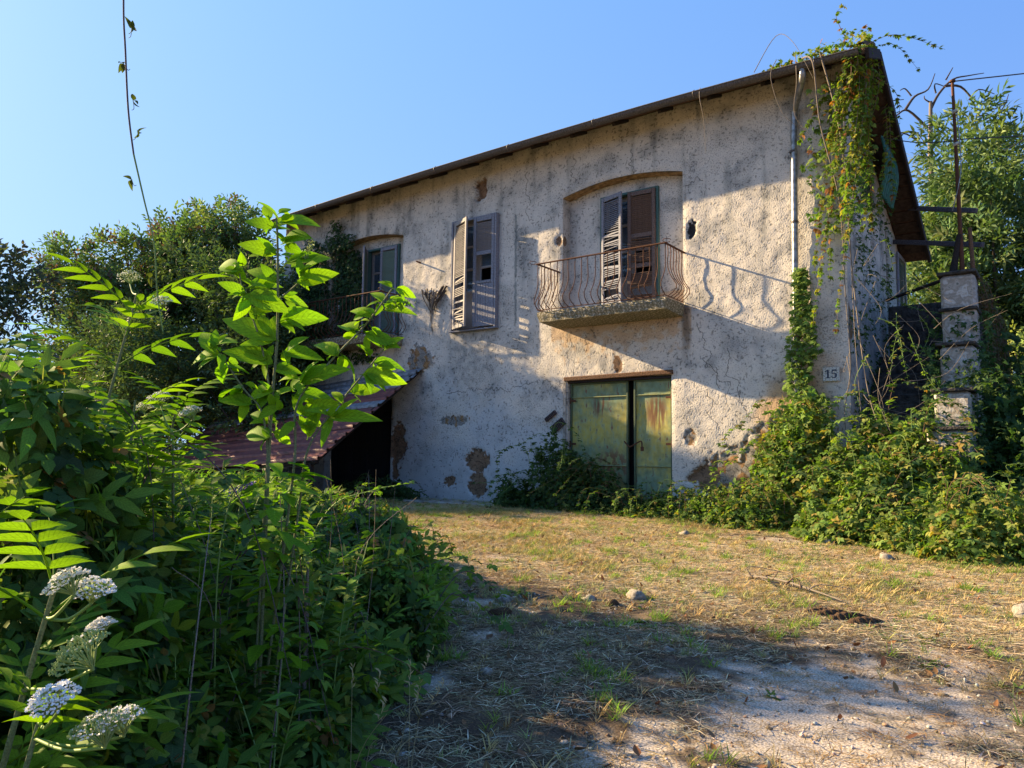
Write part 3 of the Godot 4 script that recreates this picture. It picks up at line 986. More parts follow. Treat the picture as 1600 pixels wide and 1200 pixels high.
# one louvred leaf, hinged at x = 0, running to x = w; broken lists slats that are gone or hang askew
func shutter(house: Node3D, xf: Transform3D, w: float, h: float, frame_m: Material, slat_m: Material, gone: Array, askew: Array, rails: Array, panel_to := 0.0) -> void:
	var g := Geo.new()
	for x: float in [0.035, w - 0.035]:
		g.box(at(Vector3(x, h * 0.5, 0)), Vector3(0.07, h, 0.042), 0.006)
	for y: float in [0.05, h - 0.045] + rails:
		g.box(at(Vector3(w * 0.5, y, 0.001)), Vector3(w - 0.15, 0.085, 0.034), 0.005)
	var leaf := obj("shutter", g.done(), frame_m, house, xf)
	var sl := Geo.new()
	sl.box(Transform3D(Basis(Vector3.RIGHT, 0.75), Vector3.ZERO), Vector3(w - 0.15, 0.009, 0.052), 0.003)
	var sm := sl.done()
	var y := panel_to + 0.12
	var k := 0
	while y < h - 0.11:
		var hit := false
		for q: float in rails:
			hit = hit or absf(q - y) < 0.055
		if not hit and not k in gone:
			var tilt := 0.0
			var drop := 0.0
			if k in askew:
				tilt = r(-0.14, 0.14)
				drop = r(-0.02, 0.02)
			obj("slat", sm, slat_m, leaf, at(Vector3(w * 0.5, y + drop, 0), Basis.from_euler(Vector3(r(-0.08, 0.08) + (r(-0.5, 0.5) if k in askew else 0.0), 0, tilt))))
		y += 0.0385
		k += 1
	if panel_to > 0.0:
		for c in 6:
			var b := Geo.new()
			var pw := (w - 0.14) / 6.0
			b.box(at(Vector3(0.07 + pw * (c + 0.5), panel_to * 0.5 + 0.05, -0.006 + r(-0.002, 0.002))), Vector3(pw - 0.006, panel_to - 0.06, 0.016), 0.004)
			obj("board", b.done(), frame_m, leaf)
		var e := Geo.new()
		e.box(at(Vector3(w * 0.5, panel_to + 0.06, 0.001)), Vector3(w - 0.15, 0.06, 0.036), 0.005)
		obj("rail", e.done(), frame_m, leaf)

func casement(house: Node3D, a: float, b: float, y0: float, y1: float, z: float, panel: float) -> void:
	# glazed leaves inside, with wooden bars and panes, before a dark room
	var g := Geo.new()
	var n := 2
	var w := (b - a) / n
	for k in n:
		var x := a + w * k
		for q: float in [x + 0.035, x + w - 0.035]:
			g.box(at(Vector3(q, (y0 + y1) * 0.5, z)), Vector3(0.07, y1 - y0, 0.045), 0.006)
		for t: float in [0.0, 0.34, 0.67, 1.0]:
			var y := lerpf(y0 + panel, y1 - 0.04, t)
			g.box(at(Vector3(x + w * 0.5, y, z + 0.001)), Vector3(w - 0.14, 0.05 if t > 0.1 and t < 0.9 else 0.08, 0.04), 0.005)
		if panel > 0.1:
			g.box(at(Vector3(x + w * 0.5, y0 + panel * 0.5, z)), Vector3(w - 0.14, panel - 0.08, 0.02), 0.005)
	var f := obj("window", g.done(), M.pale_slat, house)
	for k in n:
		for t in 3:
			var q := Geo.new()
			var ya := lerpf(y0 + panel, y1 - 0.04, t / 3.0) + 0.04
			var yb := lerpf(y0 + panel, y1 - 0.04, (t + 1) / 3.0) - 0.03
			q.box(at(Vector3(a + w * (k + 0.5), (ya + yb) * 0.5, z)), Vector3(w - 0.15, yb - ya, 0.005))
			if not (k == 1 and t == 0):
				obj("pane", q.done(), M.glass, f)
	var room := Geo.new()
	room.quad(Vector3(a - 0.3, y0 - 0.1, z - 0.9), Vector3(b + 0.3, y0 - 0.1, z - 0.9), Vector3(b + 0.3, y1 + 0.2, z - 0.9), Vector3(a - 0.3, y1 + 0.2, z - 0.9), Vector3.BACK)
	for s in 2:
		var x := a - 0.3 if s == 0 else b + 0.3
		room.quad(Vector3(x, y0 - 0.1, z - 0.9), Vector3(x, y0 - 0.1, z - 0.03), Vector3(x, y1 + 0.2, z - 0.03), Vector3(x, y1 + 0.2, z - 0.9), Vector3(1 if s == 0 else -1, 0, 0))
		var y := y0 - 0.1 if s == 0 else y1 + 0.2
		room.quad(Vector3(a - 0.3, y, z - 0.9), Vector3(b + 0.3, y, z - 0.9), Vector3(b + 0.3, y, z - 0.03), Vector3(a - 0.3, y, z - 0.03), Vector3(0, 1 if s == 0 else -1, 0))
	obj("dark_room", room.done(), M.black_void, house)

func frame(house: Node3D, a: float, b: float, y0: float, y1: float, z0: float, z1: float, m: Material, sill: bool) -> void:
	var g := Geo.new()
	var d := z1 - z0
	for x: float in [a + 0.025, b - 0.025]:
		g.box(at(Vector3(x, (y0 + y1) * 0.5, z0 + d * 0.5)), Vector3(0.05, y1 - y0, d), 0.006)
	g.box(at(Vector3((a + b) * 0.5, y1 - 0.025, z0 + d * 0.5)), Vector3(b - a - 0.1, 0.05, d - 0.004), 0.006)
	if sill:
		g.box(at(Vector3((a + b) * 0.5, y0 + 0.015, z0 + d * 0.5 + 0.01)), Vector3(b - a + 0.04, 0.03, d), 0.006)
	obj("window_frame", g.done(), m, house)

func build_windows(house: Node3D) -> void:
	# middle window: box frame that stands proud of the wall, left leaf ajar, right leaf closed
	frame(house, -11.05, -9.77, 3.7, 6.22, -0.12, 0.11, M.blue_grey_wood, true)
	casement(house, -11.0, -9.8, 3.74, 6.18, -0.10, 0.85)
	shutter(house, Transform3D(Basis(Vector3.UP, -0.42).rotated(Vector3.BACK, -0.008), Vector3(-10.98, 3.76, 0.09)), 0.62, 2.42, M.pale_slat, M.pale_slat, [3, 6, 10, 11, 13, 14, 15, 21, 22, 26], [1, 2, 4, 5, 7, 8, 9, 12, 16, 25], [])
	shutter(house, Transform3D(Basis(Vector3.UP, PI + 0.04), Vector3(-9.83, 3.76, 0.09)), 0.56, 2.42, M.blue_grey_wood, M.blue_grey_wood, range(0, 15), [15, 16], [1.62], 0.92)
	# right balcony door
	frame(house, -7.40, -6.14, 3.77, 6.16, -0.34, -0.22, M.green_frame, false)
	casement(house, -7.36, -6.18, 3.78, 6.12, -0.40, 0.7)
	shutter(house, Transform3D(Basis(Vector3.UP, -0.33), Vector3(-7.35, 3.79, -0.20)), 0.57, 2.33, M.blue_grey_wood, M.blue_grey_wood, [6, 7, 8, 14, 15, 21, 22, 28, 29, 34, 38], [3, 4, 5, 9, 10, 20, 23, 27, 30, 31, 35, 36, 37, 39], [])
	shutter(house, Transform3D(Basis(Vector3.UP, PI + 0.05), Vector3(-6.19, 3.79, -0.20)), 0.57, 2.33, M.brown_slat, M.brown_slat, [5, 6, 7, 8, 16, 17, 18, 19, 20, 26, 33, 34], [9, 21, 25, 27, 32], [0.86, 1.45])
	# left balcony door, half under ivy
	frame(house, -14.17, -13.03, 3.77, 6.12, -0.34, -0.22, M.green_frame, false)
	casement(house, -14.15, -13.05, 3.78, 6.1, -0.40, 0.7)
	shutter(house, Transform3D(Basis(Vector3.UP, -0.9), Vector3(-14.13, 3.79, -0.20)), 0.54, 2.3, M.blue_grey_wood, M.green_slat, [], [4], [])
	shutter(house, Transform3D(Basis(Vector3.UP, PI + 0.02), Vector3(-13.07, 3.79, -0.20)), 0.56, 2.3, M.blue_grey_wood, M.green_slat, [], [20], [1.1])
	# gable window shutter and its white jamb
	var g := Geo.new()
	g.box(at(Vector3(-2.772, 4.35, -3.7)), Vector3(0.05, 2.4, 0.75), 0.01)
	obj("window_jamb", g.done(), M.white_paint, house)
	shutter(house, Transform3D(Basis(Vector3.UP, PI / 2), Vector3(-2.74, 3.5, -4.2)), 0.9, 1.75, M.blue_grey_wood, M.green_slat, [], [5, 9, 10], [])

func door_texture() -> ImageTexture:
	var w := 512
	var h := 512
	var a := noise(51, 0.008, 4, w, h, FastNoiseLite.TYPE_SIMPLEX_SMOOTH, false).get_data()
	var b := noise(52, 0.03, 4, w, h, FastNoiseLite.TYPE_SIMPLEX_SMOOTH, false).get_data()
	var s := noise(53, 0.05, 3, w, 64, FastNoiseLite.TYPE_SIMPLEX_SMOOTH, false)
	s.resize(w, h)
	var d := s.get_data()
	var im := Image.create(w, h, false, Image.FORMAT_RGB8)
	for y in h:
		for x in w:
			var k := y * w + x
			var u := x / float(w)
			var v := y / float(h)
			var n1 := a[k] / 255.0
			var n2 := b[k] / 255.0
			var n3 := d[k] / 255.0
			var c := Color(0.18, 0.235, 0.13).lerp(Color(0.42, 0.36, 0.085), smoothstep(0.25, 0.8, n1 * 0.7 + n2 * 0.2 + n3 * 0.1 + 0.22 * smoothstep(0.1, 0.3, v) * smoothstep(0.75, 0.5, v) - 0.06))
			c = c.lerp(Color(0.13, 0.22, 0.165), smoothstep(0.35, 0.85, n2 * 0.6 + n3 * 0.4) * 0.85)
			var rust := smoothstep(1.0, 0.2, Vector2((u - 0.77) / 0.13, (v - 0.27) / 0.17).length()) * smoothstep(0.3, 0.62, n3 + 0.1)
			rust = maxf(rust, smoothstep(1.0, 0.2, Vector2((u - 0.30) / 0.1, (v - 0.2) / 0.12).length()) * smoothstep(0.45, 0.7, n3) * 0.8)
			rust = maxf(rust, smoothstep(1.0, 0.3, Vector2((u - 0.42) / 0.22, (v - 0.66) / 0.16).length()) * smoothstep(0.35, 0.6, n2) * 0.75)
			rust = maxf(rust, smoothstep(0.66, 0.8, n2 * 0.5 + n3 * 0.5) * 0.7)
			c = c.lerp(Color(0.155, 0.06, 0.025), rust)
			rust = maxf(rust, smoothstep(0.86, 0.99, v + (n3 - 0.5) * 0.25))
			c = c.lerp(Color(0.16, 0.075, 0.035), rust * 0.9)
			c *= 0.72 + 0.5 * n2
			im.set_pixel(x, y, c.linear_to_srgb())
	return ImageTexture.create_from_image(im)

func build_garage(house: Node3D) -> void:
	var m := mat("painted_iron", Color.WHITE, 0.62)
	m.albedo_texture = door_texture()
	var door := Node3D.new()
	door.name = "garage_door"
	house.add_child(door, true)
	for e: Array in [[-8.0, -6.72, -0.125, 0.0], [-6.59, -5.81, -0.10, 0.57]]:
		var g := Geo.new()
		var p := PackedVector3Array()
		var uv := PackedVector2Array()
		for yy in 25:
			for xx in 17:
				var x := lerpf(e[0], e[1], xx / 16.0)
				var y := lerpf(0.0, 2.46, yy / 24.0)
				p.append(Vector3(x, y, e[2] + FN.get_noise_2d(x * 35.0, y * 25.0) * 0.022))
				uv.append(Vector2(lerpf(e[3], e[3] + (e[1] - e[0]) * 0.45, xx / 16.0), 1.0 - y / 2.5))
		g.grid(17, 25, p, uv, Vector3.BACK)
		var leaf := obj("door_leaf", g.done(), m, door)
		leaf.set_meta("label", "green and yellow iron leaf with streaks of rust")
		var f := Geo.new()
		for x: float in [e[0] + 0.02, e[1] - 0.02]:
			f.box(at(Vector3(x, 1.22, e[2] + 0.012)), Vector3(0.035, 2.44, 0.05), 0.004)
		f.box(at(Vector3((e[0] + e[1]) * 0.5, 2.43, e[2] + 0.014)), Vector3(e[1] - e[0] - 0.08, 0.04, 0.045), 0.004)
		var fm := mat("green_iron", lin(0.12, 0.17, 0.095), 0.6, M.grit, 3.0)
		obj("stile", f.done(), fm, leaf)
		for y: float in [0.35, 1.25, 2.1]:
			var hg := Geo.new()
			var hx: float = e[0] + 0.01 if e[0] < -7.0 else e[1] - 0.01
			hg.tube(pv([Vector3(hx, y - 0.06, e[2] + 0.045), Vector3(hx, y + 0.06, e[2] + 0.045)]), 0.016, 0.016, 7)
			hg.box(at(Vector3(hx + (0.06 if e[0] < -7.0 else -0.06), y, e[2] + 0.036)), Vector3(0.12, 0.04, 0.008), 0.002)
			obj("hinge", hg.done(), M.rust_iron, leaf)
		var seam := Geo.new()
		for y: float in [0.84, 2.16]:
			seam.box(at(Vector3((e[0] + e[1]) * 0.5, y, e[2] + 0.012)), Vector3(e[1] - e[0] - 0.08, 0.022, 0.03), 0.006)
		obj("seam", seam.done(), m, leaf)
	var gap := Geo.new()
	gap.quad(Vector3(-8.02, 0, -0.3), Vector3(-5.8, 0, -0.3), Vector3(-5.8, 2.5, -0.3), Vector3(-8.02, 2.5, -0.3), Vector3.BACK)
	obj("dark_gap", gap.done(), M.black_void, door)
	var ch := Geo.new()
	ch.tube(curve([Vector3(-6.78, 1.3, -0.05), Vector3(-6.66, 1.2, -0.02), Vector3(-6.55, 1.24, -0.02), Vector3(-6.42, 1.3, -0.03), Vector3(-6.40, 1.2, -0.03)], 5), 0.014, 0.014, 5)
	ch.box(at(Vector3(-6.40, 1.16, -0.03)), Vector3(0.06, 0.08, 0.03), 0.008)
	obj("chain", ch.done(), M.rust_iron, door)
	var l := Geo.new()
	var p := PackedVector3Array()
	l.box(at(Vector3(-6.92, 2.535, -0.03), Basis(Vector3.BACK, 0.012)), Vector3(2.32, 0.085, 0.16), 0.012)
	obj("lintel", l.done(), M.old_beam, door)
	var l2 := Geo.new()
	l2.box(at(Vector3(-6.91, 2.465, -0.06)), Vector3(2.2, 0.05, 0.1), 0.008)
	obj("lintel", l2.done(), M.dark_wood, door)
	var j := Geo.new()
	j.box(at(Vector3(-8.075, 1.22, 0.008)), Vector3(0.07, 2.5, 0.02), 0.006)
	obj("jamb", j.done(), M.pale_plaster, door)
	# the dark gateway on the left, under the lean-to
	for k in 9:
		var b := Geo.new()
		b.box(at(Vector3(-15.3 + 0.2665 * (k + 0.5), 1.12, -0.24 + r(-0.008, 0.008))), Vector3(0.255, 2.3, 0.03), 0.005)
		obj("gate_board", b.done(), M.gate_board, house)
	for y: float in [0.5, 1.2, 1.9]:
		var b := Geo.new()
		b.box(at(Vector3(-14.1, y, -0.215)), Vector3(2.3, 0.09, 0.03), 0.006)
		obj("gate_rail", b.done(), M.gate_board, house)

# ---------- things on and by the house ----------
func build_shed() -> void:
	var t := thing("lean_to_shed", "low lean-to shed roofed with red and grey ribbed metal sheets against the house", "shed")
	var a := Vector3(-11.91, 2.97, 0.03)
	var b := Vector3(-11.72, 0.89, 3.12)
	var a2 := Vector3(-18.6, 2.55, 0.03)
	var b2 := Vector3(-17.6, 0.5, 3.3)
	var n := 13
	for k in n:   # one sheet strip after another, each with a raised rib at its lower edge
		var g := Geo.new()
		var p := PackedVector3Array()
		var wave := r(-0.01, 0.01)
		for u in 13:
			for e in 6:
				var v: float = (k + [0.0, 0.55, 0.72, 0.8, 0.93, 1.03][e]) / n
				var q := a.lerp(b, v).lerp(a2.lerp(b2, v), u / 12.0)
				var out := Vector3(0, 0.83, 0.55)
				q += out * ([0.0, 0.0, 0.012, 0.05, 0.05, 0.002][e] + 0.006 * sin(u * 1.7 + k) + wave)
				q.x += 0.03 * sin(k * 2.3) if u == 0 else 0.0
				p.append(q)
		g.grid(6, 13, p, PackedVector2Array(), Vector3(0, 0.83, 0.55))
		for q in p.size():
			p[q] -= Vector3(0, 0.83, 0.55) * 0.004
		g.grid(6, 13, p, PackedVector2Array(), Vector3(0, -0.83, -0.55))
		var s := obj("roof_sheet", g.done(), M.grey_sheet if k < 3 or k == 5 else M.red_sheet, t)
		if k < 3:
			s.set_meta("label", "bare grey metal roof sheet")
	var f := Geo.new()
	f.tube(pv([a + Vector3(-0.12, -0.09, 0.05), b + Vector3(-0.12, -0.07, 0)]), 0.05, 0.05, 6)
	f.tube(pv([b + Vector3(-0.1, -0.06, -0.1), b2 + Vector3(0, -0.06, -0.1)]), 0.04, 0.04, 6)
	obj("rafter", f.done(), M.dark_wood, t)
	for x: float in [-12.0, -14.6, -17.4]:
		var q := Geo.new()
		var top := b.lerp(b2, (-11.7 - x) / 5.9)
		q.box(at(Vector3(x, top.y * 0.5 - 0.1, top.z - 0.1)), Vector3(0.09, top.y + 0.1, 0.09), 0.01)
		obj("post", q.done(), M.dark_wood, t)
	for k in 8:   # dark boards that close the low front and the far end
		var q := Geo.new()
		var x := -12.5 - 0.62 * k
		var top := b.lerp(b2, (-11.72 - x) / 5.9)
		q.box(at(Vector3(x, top.y * 0.5 - 0.12, top.z - 0.2)), Vector3(0.6, top.y, 0.03), 0.005)
		obj("board", q.done(), M.gate_board, t)
	var e := Geo.new()
	e.box(at(Vector3(-17.6, 0.2, 1.7)), Vector3(0.05, 0.9, 3.0))
	obj("end_wall", e.done(), M.gate_board, t)

func build_stairs() -> void:
	var t := thing("outside_staircase", "narrow dark stone staircase climbing beside the gable wall behind a stepped parapet", "staircase")
	for k in 15:
		var g := Geo.new()
		g.box(at(Vector3(-2.19, 0.19 * k + 0.1, 1.05 - 0.24 * k)), Vector3(1.14, 0.2, 0.3), 0.015)
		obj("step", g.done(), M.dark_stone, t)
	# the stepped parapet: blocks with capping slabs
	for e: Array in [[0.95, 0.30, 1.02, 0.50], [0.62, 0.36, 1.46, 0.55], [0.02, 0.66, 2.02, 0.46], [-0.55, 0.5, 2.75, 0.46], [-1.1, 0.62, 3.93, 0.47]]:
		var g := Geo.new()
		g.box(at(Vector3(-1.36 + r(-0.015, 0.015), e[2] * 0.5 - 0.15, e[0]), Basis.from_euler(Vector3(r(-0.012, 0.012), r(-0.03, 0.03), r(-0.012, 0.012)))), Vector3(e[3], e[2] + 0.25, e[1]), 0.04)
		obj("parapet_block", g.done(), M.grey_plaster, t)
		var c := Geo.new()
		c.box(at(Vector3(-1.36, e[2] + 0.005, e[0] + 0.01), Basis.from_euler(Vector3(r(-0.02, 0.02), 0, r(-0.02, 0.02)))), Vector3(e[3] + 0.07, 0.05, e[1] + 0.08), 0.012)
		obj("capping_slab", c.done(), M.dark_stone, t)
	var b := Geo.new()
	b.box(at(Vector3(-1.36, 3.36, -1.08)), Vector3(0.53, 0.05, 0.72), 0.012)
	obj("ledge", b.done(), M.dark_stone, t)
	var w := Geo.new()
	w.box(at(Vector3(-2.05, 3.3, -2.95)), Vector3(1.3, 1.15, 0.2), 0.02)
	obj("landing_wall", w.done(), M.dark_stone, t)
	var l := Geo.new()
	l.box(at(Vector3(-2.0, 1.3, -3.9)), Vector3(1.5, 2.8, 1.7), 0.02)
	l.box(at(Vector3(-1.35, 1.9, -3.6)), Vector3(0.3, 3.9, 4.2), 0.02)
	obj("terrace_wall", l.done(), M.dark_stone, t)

func build_details() -> void:
	var p := thing("house_number_plate", "square white number plate reading 15 near the right corner of the wall", "sign", Vector3(-3.05, 2.36, 0.03))
	var g := Geo.new()
	g.box(Transform3D(), Vector3(0.25, 0.22, 0.02), 0.004)
	obj("plate", g.done(), mat("enamel", lin(0.74, 0.74, 0.70), 0.45, M.white_paint.albedo_texture, 6.0), p)
	var tm := TextMesh.new()
	var sf := SystemFont.new()
	sf.font_names = PackedStringArray(["Droid Serif"])
	tm.font = sf
	tm.text = "15"
	tm.font_size = 32
	sf.font_weight = 700
	tm.pixel_size = 0.0056
	tm.depth = 0.004
	obj("digits", tm, M.number_paint, p, at(Vector3(0, 0, 0.012)))
	for e: Array in [[-8.39, 1.80, 0.62, 0.30, 0.085, "small tilted clay strip fixed to the wall, upper of the two"], [-8.2, 1.62, 0.62, 0.30, 0.16, "wider tilted clay vent block on the wall, beside the garage door"]]:
		var q := thing("clay_vent_block", e[5], "vent block", Vector3(e[0], e[1], 0.03), "clay blocks left of the garage door")
		q.rotation.z = e[2]
		var bb := Geo.new()
		bb.box(Transform3D(), Vector3(e[3], e[4], 0.05), 0.008)
		obj("block", bb.done(), M.vent_block, q)
		var rib := Geo.new()
		rib.box(Transform3D(), Vector3(0.018, e[4] - 0.03, 0.02), 0.004)
		var rm := rib.done()
		for k in 7:
			obj("rib", rm, M.dark_wood, q, at(Vector3(-0.12 + 0.04 * k, 0, 0.028)))
	# a short iron bar that sticks out of the wall
	var bar := Geo.new()
	bar.tube(pv([Vector3(0, 0, -0.05), Vector3(0.02, 0.0, 0.15)]), 0.018, 0.018, 6)
	var ib := obj("iron_bar", bar.done(), M.rust_iron, self, at(Vector3(-12.1, 5.46, 0)))
	tag(ib, "short iron bar sticking out of the upper wall beside the left balcony", "iron bar")
	# bundle of dead roots that hangs on the wall
	var root := thing("dead_root_bundle", "shaggy bundle of dead grey roots hanging on the wall left of the window", "dead plant", Vector3(-11.6, 4.78, 0.02))
	for k in 30:
		var x := r(-0.33, 0.33)
		var len := r(0.25, 0.62) if absf(x) > 0.14 or rng.randf() < 0.3 else r(0.6, 1.05)
		if absf(x - 0.05) < 0.09 and rng.randf() < 0.5:
			continue
		var q := Geo.new()
		var top := Vector3(x * 1.15, r(-0.1, 0.03), r(0.0, 0.05))
		q.tube(curve([top, top + Vector3(-x * 0.3, -len * 0.35, 0.045), top + Vector3(-x * 0.85 + r(-0.04, 0.04), -len * 0.7, r(0.02, 0.06)), top + Vector3(-x * 1.0 + r(-0.06, 0.06), -len, r(0, 0.04))], 3), r(0.012, 0.024), 0.004, 4)
		obj("root", q.done(), M.dead_wood if k % 3 == 0 else M.bark, root)
	var gs := thing("green_plastic_sheet", "ribbed green plastic sheet hanging under the gable eave", "sheet", Vector3(-2.45, 6.12, -1.9))
	var sg := Geo.new()
	var sp := PackedVector3Array()
	for yy in 9:
		for xx in 41:
			sp.append(Vector3(0.03 * sin(xx * 1.2) + 0.06 * sin(yy * 0.5), 0.48 - yy * 0.125 - 0.012 * sin(xx * 1.2), 0.62 - xx * 0.028 + 0.02 * sin(yy)))
	sg.grid(41, 9, sp, PackedVector2Array(), Vector3.RIGHT)
	obj("sheet", sg.done(), M.green_sheet, gs)
	M.green_sheet.backlight_enabled = true
	M.green_sheet.backlight = Color(0.5, 0.7, 0.6)
	for e: Array in [[Vector3(-2.95, 6.16, -4.0), Vector3(-1.22, 5.47, -2.9), "upper grey beam sticking out from the gable wall towards the pole"], [Vector3(-2.95, 5.44, -4.0), Vector3(-1.14, 4.82, -2.85), "lower grey beam sticking out from the gable wall towards the pole"]]:
		var q := Geo.new()
		var d: Vector3 = e[1] - e[0]
		q.box(Transform3D(facing(d, Vector3.UP), (e[0] + e[1]) * 0.5), Vector3(d.length(), 0.09, 0.08), 0.01)
		tag(obj("timber_beam", q.done(), M.grey_beam, self), e[2], "beam", "grey beams from the gable wall")
	var pole := thing("iron_pole", "tall thin rusty iron pole standing on the parapet pillar and carrying wires", "pole", Vector3(-1.32, 3.95, -1.25))
	var pg := Geo.new()
	pg.tube(pv([Vector3(0, 0, 0), Vector3(-0.015, 1.6, 0), Vector3(-0.03, 3.28, -0.02)]), 0.036, 0.022, 8)
	obj("shaft", pg.done(), M.rust_iron, pole)
	var cap := Geo.new()
	cap.tube(pv([Vector3(-0.03, 3.28, -0.02), Vector3(-0.03, 3.31, -0.02)]), 0.05, 0.045, 8)
	obj("cap", cap.done(), M.rust_iron, pole)
	for y: float in [2.2, 2.75]:
		var ins := Geo.new()
		ins.tube(pv([Vector3(-0.05, y, 0.0), Vector3(0.03, y + 0.02, 0.01)]), 0.035, 0.03, 7)
		obj("insulator", ins.done(), M.white_paint, pole)
	var foot := Geo.new()
	foot.tube(curve([Vector3(-0.14, 0, 0.03), Vector3(-0.1, 0.25, 0.02), Vector3(-0.02, 0.7, 0.02)], 4), 0.07, 0.035, 7)
	obj("strut", foot.done(), M.dark_wood, pole)
	var dw := Geo.new()
	dw.tube(curve([Vector3(0.02, 2.75, 0.03), Vector3(0.05, 1.9, 0.05), Vector3(0.0, 1.5, 0.05), Vector3(-0.1, 1.1, 0.04)], 5), 0.008, 0.008, 4)
	obj("cable", dw.done(), M.zinc, pole)
	var stake := Geo.new()
	stake.tube(pv([Vector3(-1.17, 3.93, -1.25), Vector3(-1.2, 4.75, -1.3)]), 0.035, 0.03, 7)
	tag(obj("rusty_stake", stake.done(), M.old_beam, self), "short orange rusty stake beside the tall pole on the parapet", "stake")
	var rl := Geo.new()
	rl.tube(pv([Vector3(-2.75, 4.03, -3.0), Vector3(-1.5, 3.98, -1.3)]), 0.03, 0.03, 6)
	tag(obj("handrail_pole", rl.done(), M.dark_wood, self), "dark horizontal pole between the gable wall and the parapet pillar", "rail")
	for e: Array in [[Vector3(-1.35, 7.24, -1.27), Vector3(2.5, 8.2, -4.6), 0.011, "upper overhead wire running right from the pole top"], [Vector3(-2.5, 6.75, -1.8), Vector3(-1.33, 6.22, -1.26), 0.008, "slack overhead wire between the roof verge and the pole"], [Vector3(-1.33, 6.24, -1.26), Vector3(2.5, 6.9, -4.6), 0.010, "lower overhead wire running right from the pole"], [Vector3(-0.8, 6.75, -3.7), Vector3(2.5, 8.6, -4.2), 0.007, "short dark wire at the right edge of the picture before the tree"]]:
		var q := Geo.new()
		var mid: Vector3 = (e[0] + e[1]) * 0.5 - Vector3(0, 0.06, 0)
		q.tube(curve([e[0], mid, e[1]], 6), e[2], e[2], 4)
		tag(obj("overhead_wire", q.done(), M.wire, self), e[3], "wire", "overhead wires by the gable")
	var ap := Geo.new()
	ap.box(at(Vector3(-10.9, -0.02, 0.42)), Vector3(3.3, 0.1, 0.8), 0.02)
	var pv_ := obj("apron", ap.done(), M.pale_plaster, self)
	tag(pv_, "pale concrete strip along the foot of the house wall", "pavement")
	pv_.set_meta("kind", "structure")

func build_loose() -> void:
	var spots := [[-6.34, 0.25, 0.11, "pale stone lying by the weeds before the garage door"], [-2.45, 0.95, 0.2, "brown rounded stone at the edge of the right bramble mound"], [-1.25, 2.1, 0.17, "grey flat stone on the dry grass right of the yard"], [-2.6, 2.2, 0.10, "small pale stone on the sunlit dry grass, left of the flat grey one"], [-3.1, 6.6, 0.10, "white stone at the shadow edge in the middle of the yard"], [-4.0, 7.3, 0.08, "pale stone in the shade near the brambles, farther of two"], [-3.7, 7.75, 0.09, "pale stone in the shade near the brambles, nearer of two"], [-2.85, 9.0, 0.05, "small white stone in the shaded near ground"], [-0.35, 5.6, 0.14, "flat pale stone at the right edge of the yard"], [-2.2, 7.9, 0.05, "brown pebble sized stone beside the concrete patch"], [-3.4, 6.9, 0.07, "reddish stone in the shade, left of its twin"], [-3.15, 6.95, 0.07, "reddish stone in the shade, right of its twin"], [-1.75, 3.2, 0.1, "low stone half sunk in the sunny dry grass"], [-4.5, 2.4, 0.08, "pale stone on the bare pale strip before the weeds"]]
	for k in spots.size():
		var s: Array = spots[k]
		var st := obj("stone", rock_mesh(k + 11, s[2], 0.6), M.stone if k % 5 != 1 else M.soil, self, at(Vector3(s[0], ground_y(s[0], s[1]) + s[2] * 0.22, s[1]), Basis(Vector3.UP, k * 1.3)))
		tag(st, s[3], "stone", "loose stones on the yard")
	# cut branches on the straw
	var br := thing("cut_branch", "thin dry cut branch with side twigs lying on the sunny straw", "branch", Vector3(-2.15, ground_y(-2.15, 5.5) + 0.03, 5.5))
	var b1 := Geo.new()
	b1.tube(curve([Vector3(-0.45, 0.02, -0.25), Vector3(-0.1, 0.05, -0.05), Vector3(0.3, 0.03, 0.22), Vector3(0.55, 0.0, 0.36)], 4), 0.016, 0.006, 5)
	obj("stem", b1.done(), M.dead_wood, br)
	for k in 9:
		var q := Geo.new()
		var s := Vector3(-0.4 + 0.08 * k, 0.03, -0.2 + 0.05 * k)
		q.tube(curve([s, s + Vector3(r(-0.1, 0.2), r(0.02, 0.1), r(-0.2, 0.2)), s + Vector3(r(-0.2, 0.4), r(0, 0.08), r(-0.3, 0.3))], 3), 0.007, 0.002, 4)
		obj("twig", q.done(), M.brown_stem if k % 2 else M.dead_wood, br)
	# a lump of soil with the print of a tyre
	var ty := Geo.new()
	var p := PackedVector3Array()
	for a in 25:
		for b in 33:
			var u := a / 24.0 * 2.0 - 1.0
			var v := b / 32.0 * 2.0 - 1.0
			var body := pow(maxf(0.0, 1.0 - u * u) * maxf(0.0, 1.0 - v * v), 0.5)
			p.append(Vector3(v * 0.36, body * (0.045 + 0.03 * signf(sin(v * 15.0 + u * 3.0))) - 0.02 + 0.01 * FN.get_noise_2d(a * 60.0, b * 60.0), u * 0.16))
	ty.grid(33, 25, p, PackedVector2Array(), Vector3.UP)
	tag(obj("soil_clod", ty.done(), M.soil, self, at(Vector3(-1.48, ground_y(-1.48, 6.3) + 0.012, 6.3), Basis(Vector3.UP, -0.35))), "lump of dark soil with deep tyre grooves at the shadow edge", "soil lump")

# ---------- plants ----------
func five_leaf(size: float, n := 5) -> ArrayMesh:   # palmate leaf of a creeper
	var g := Geo.new()
	for k in n:
		var a := (k - (n - 1) * 0.5) * (2.3 / n) * 1.25
		var l := size * (1.0 - 0.22 * absf(k - (n - 1) * 0.5))
		g.leaf(at(Vector3(0.02 * size, 0, 0), facing(Vector3(cos(a), 0.05, sin(a)), Vector3.UP)), l, l * 0.42, 0.28, 0.25, 3, 0.62)
	return g.done()

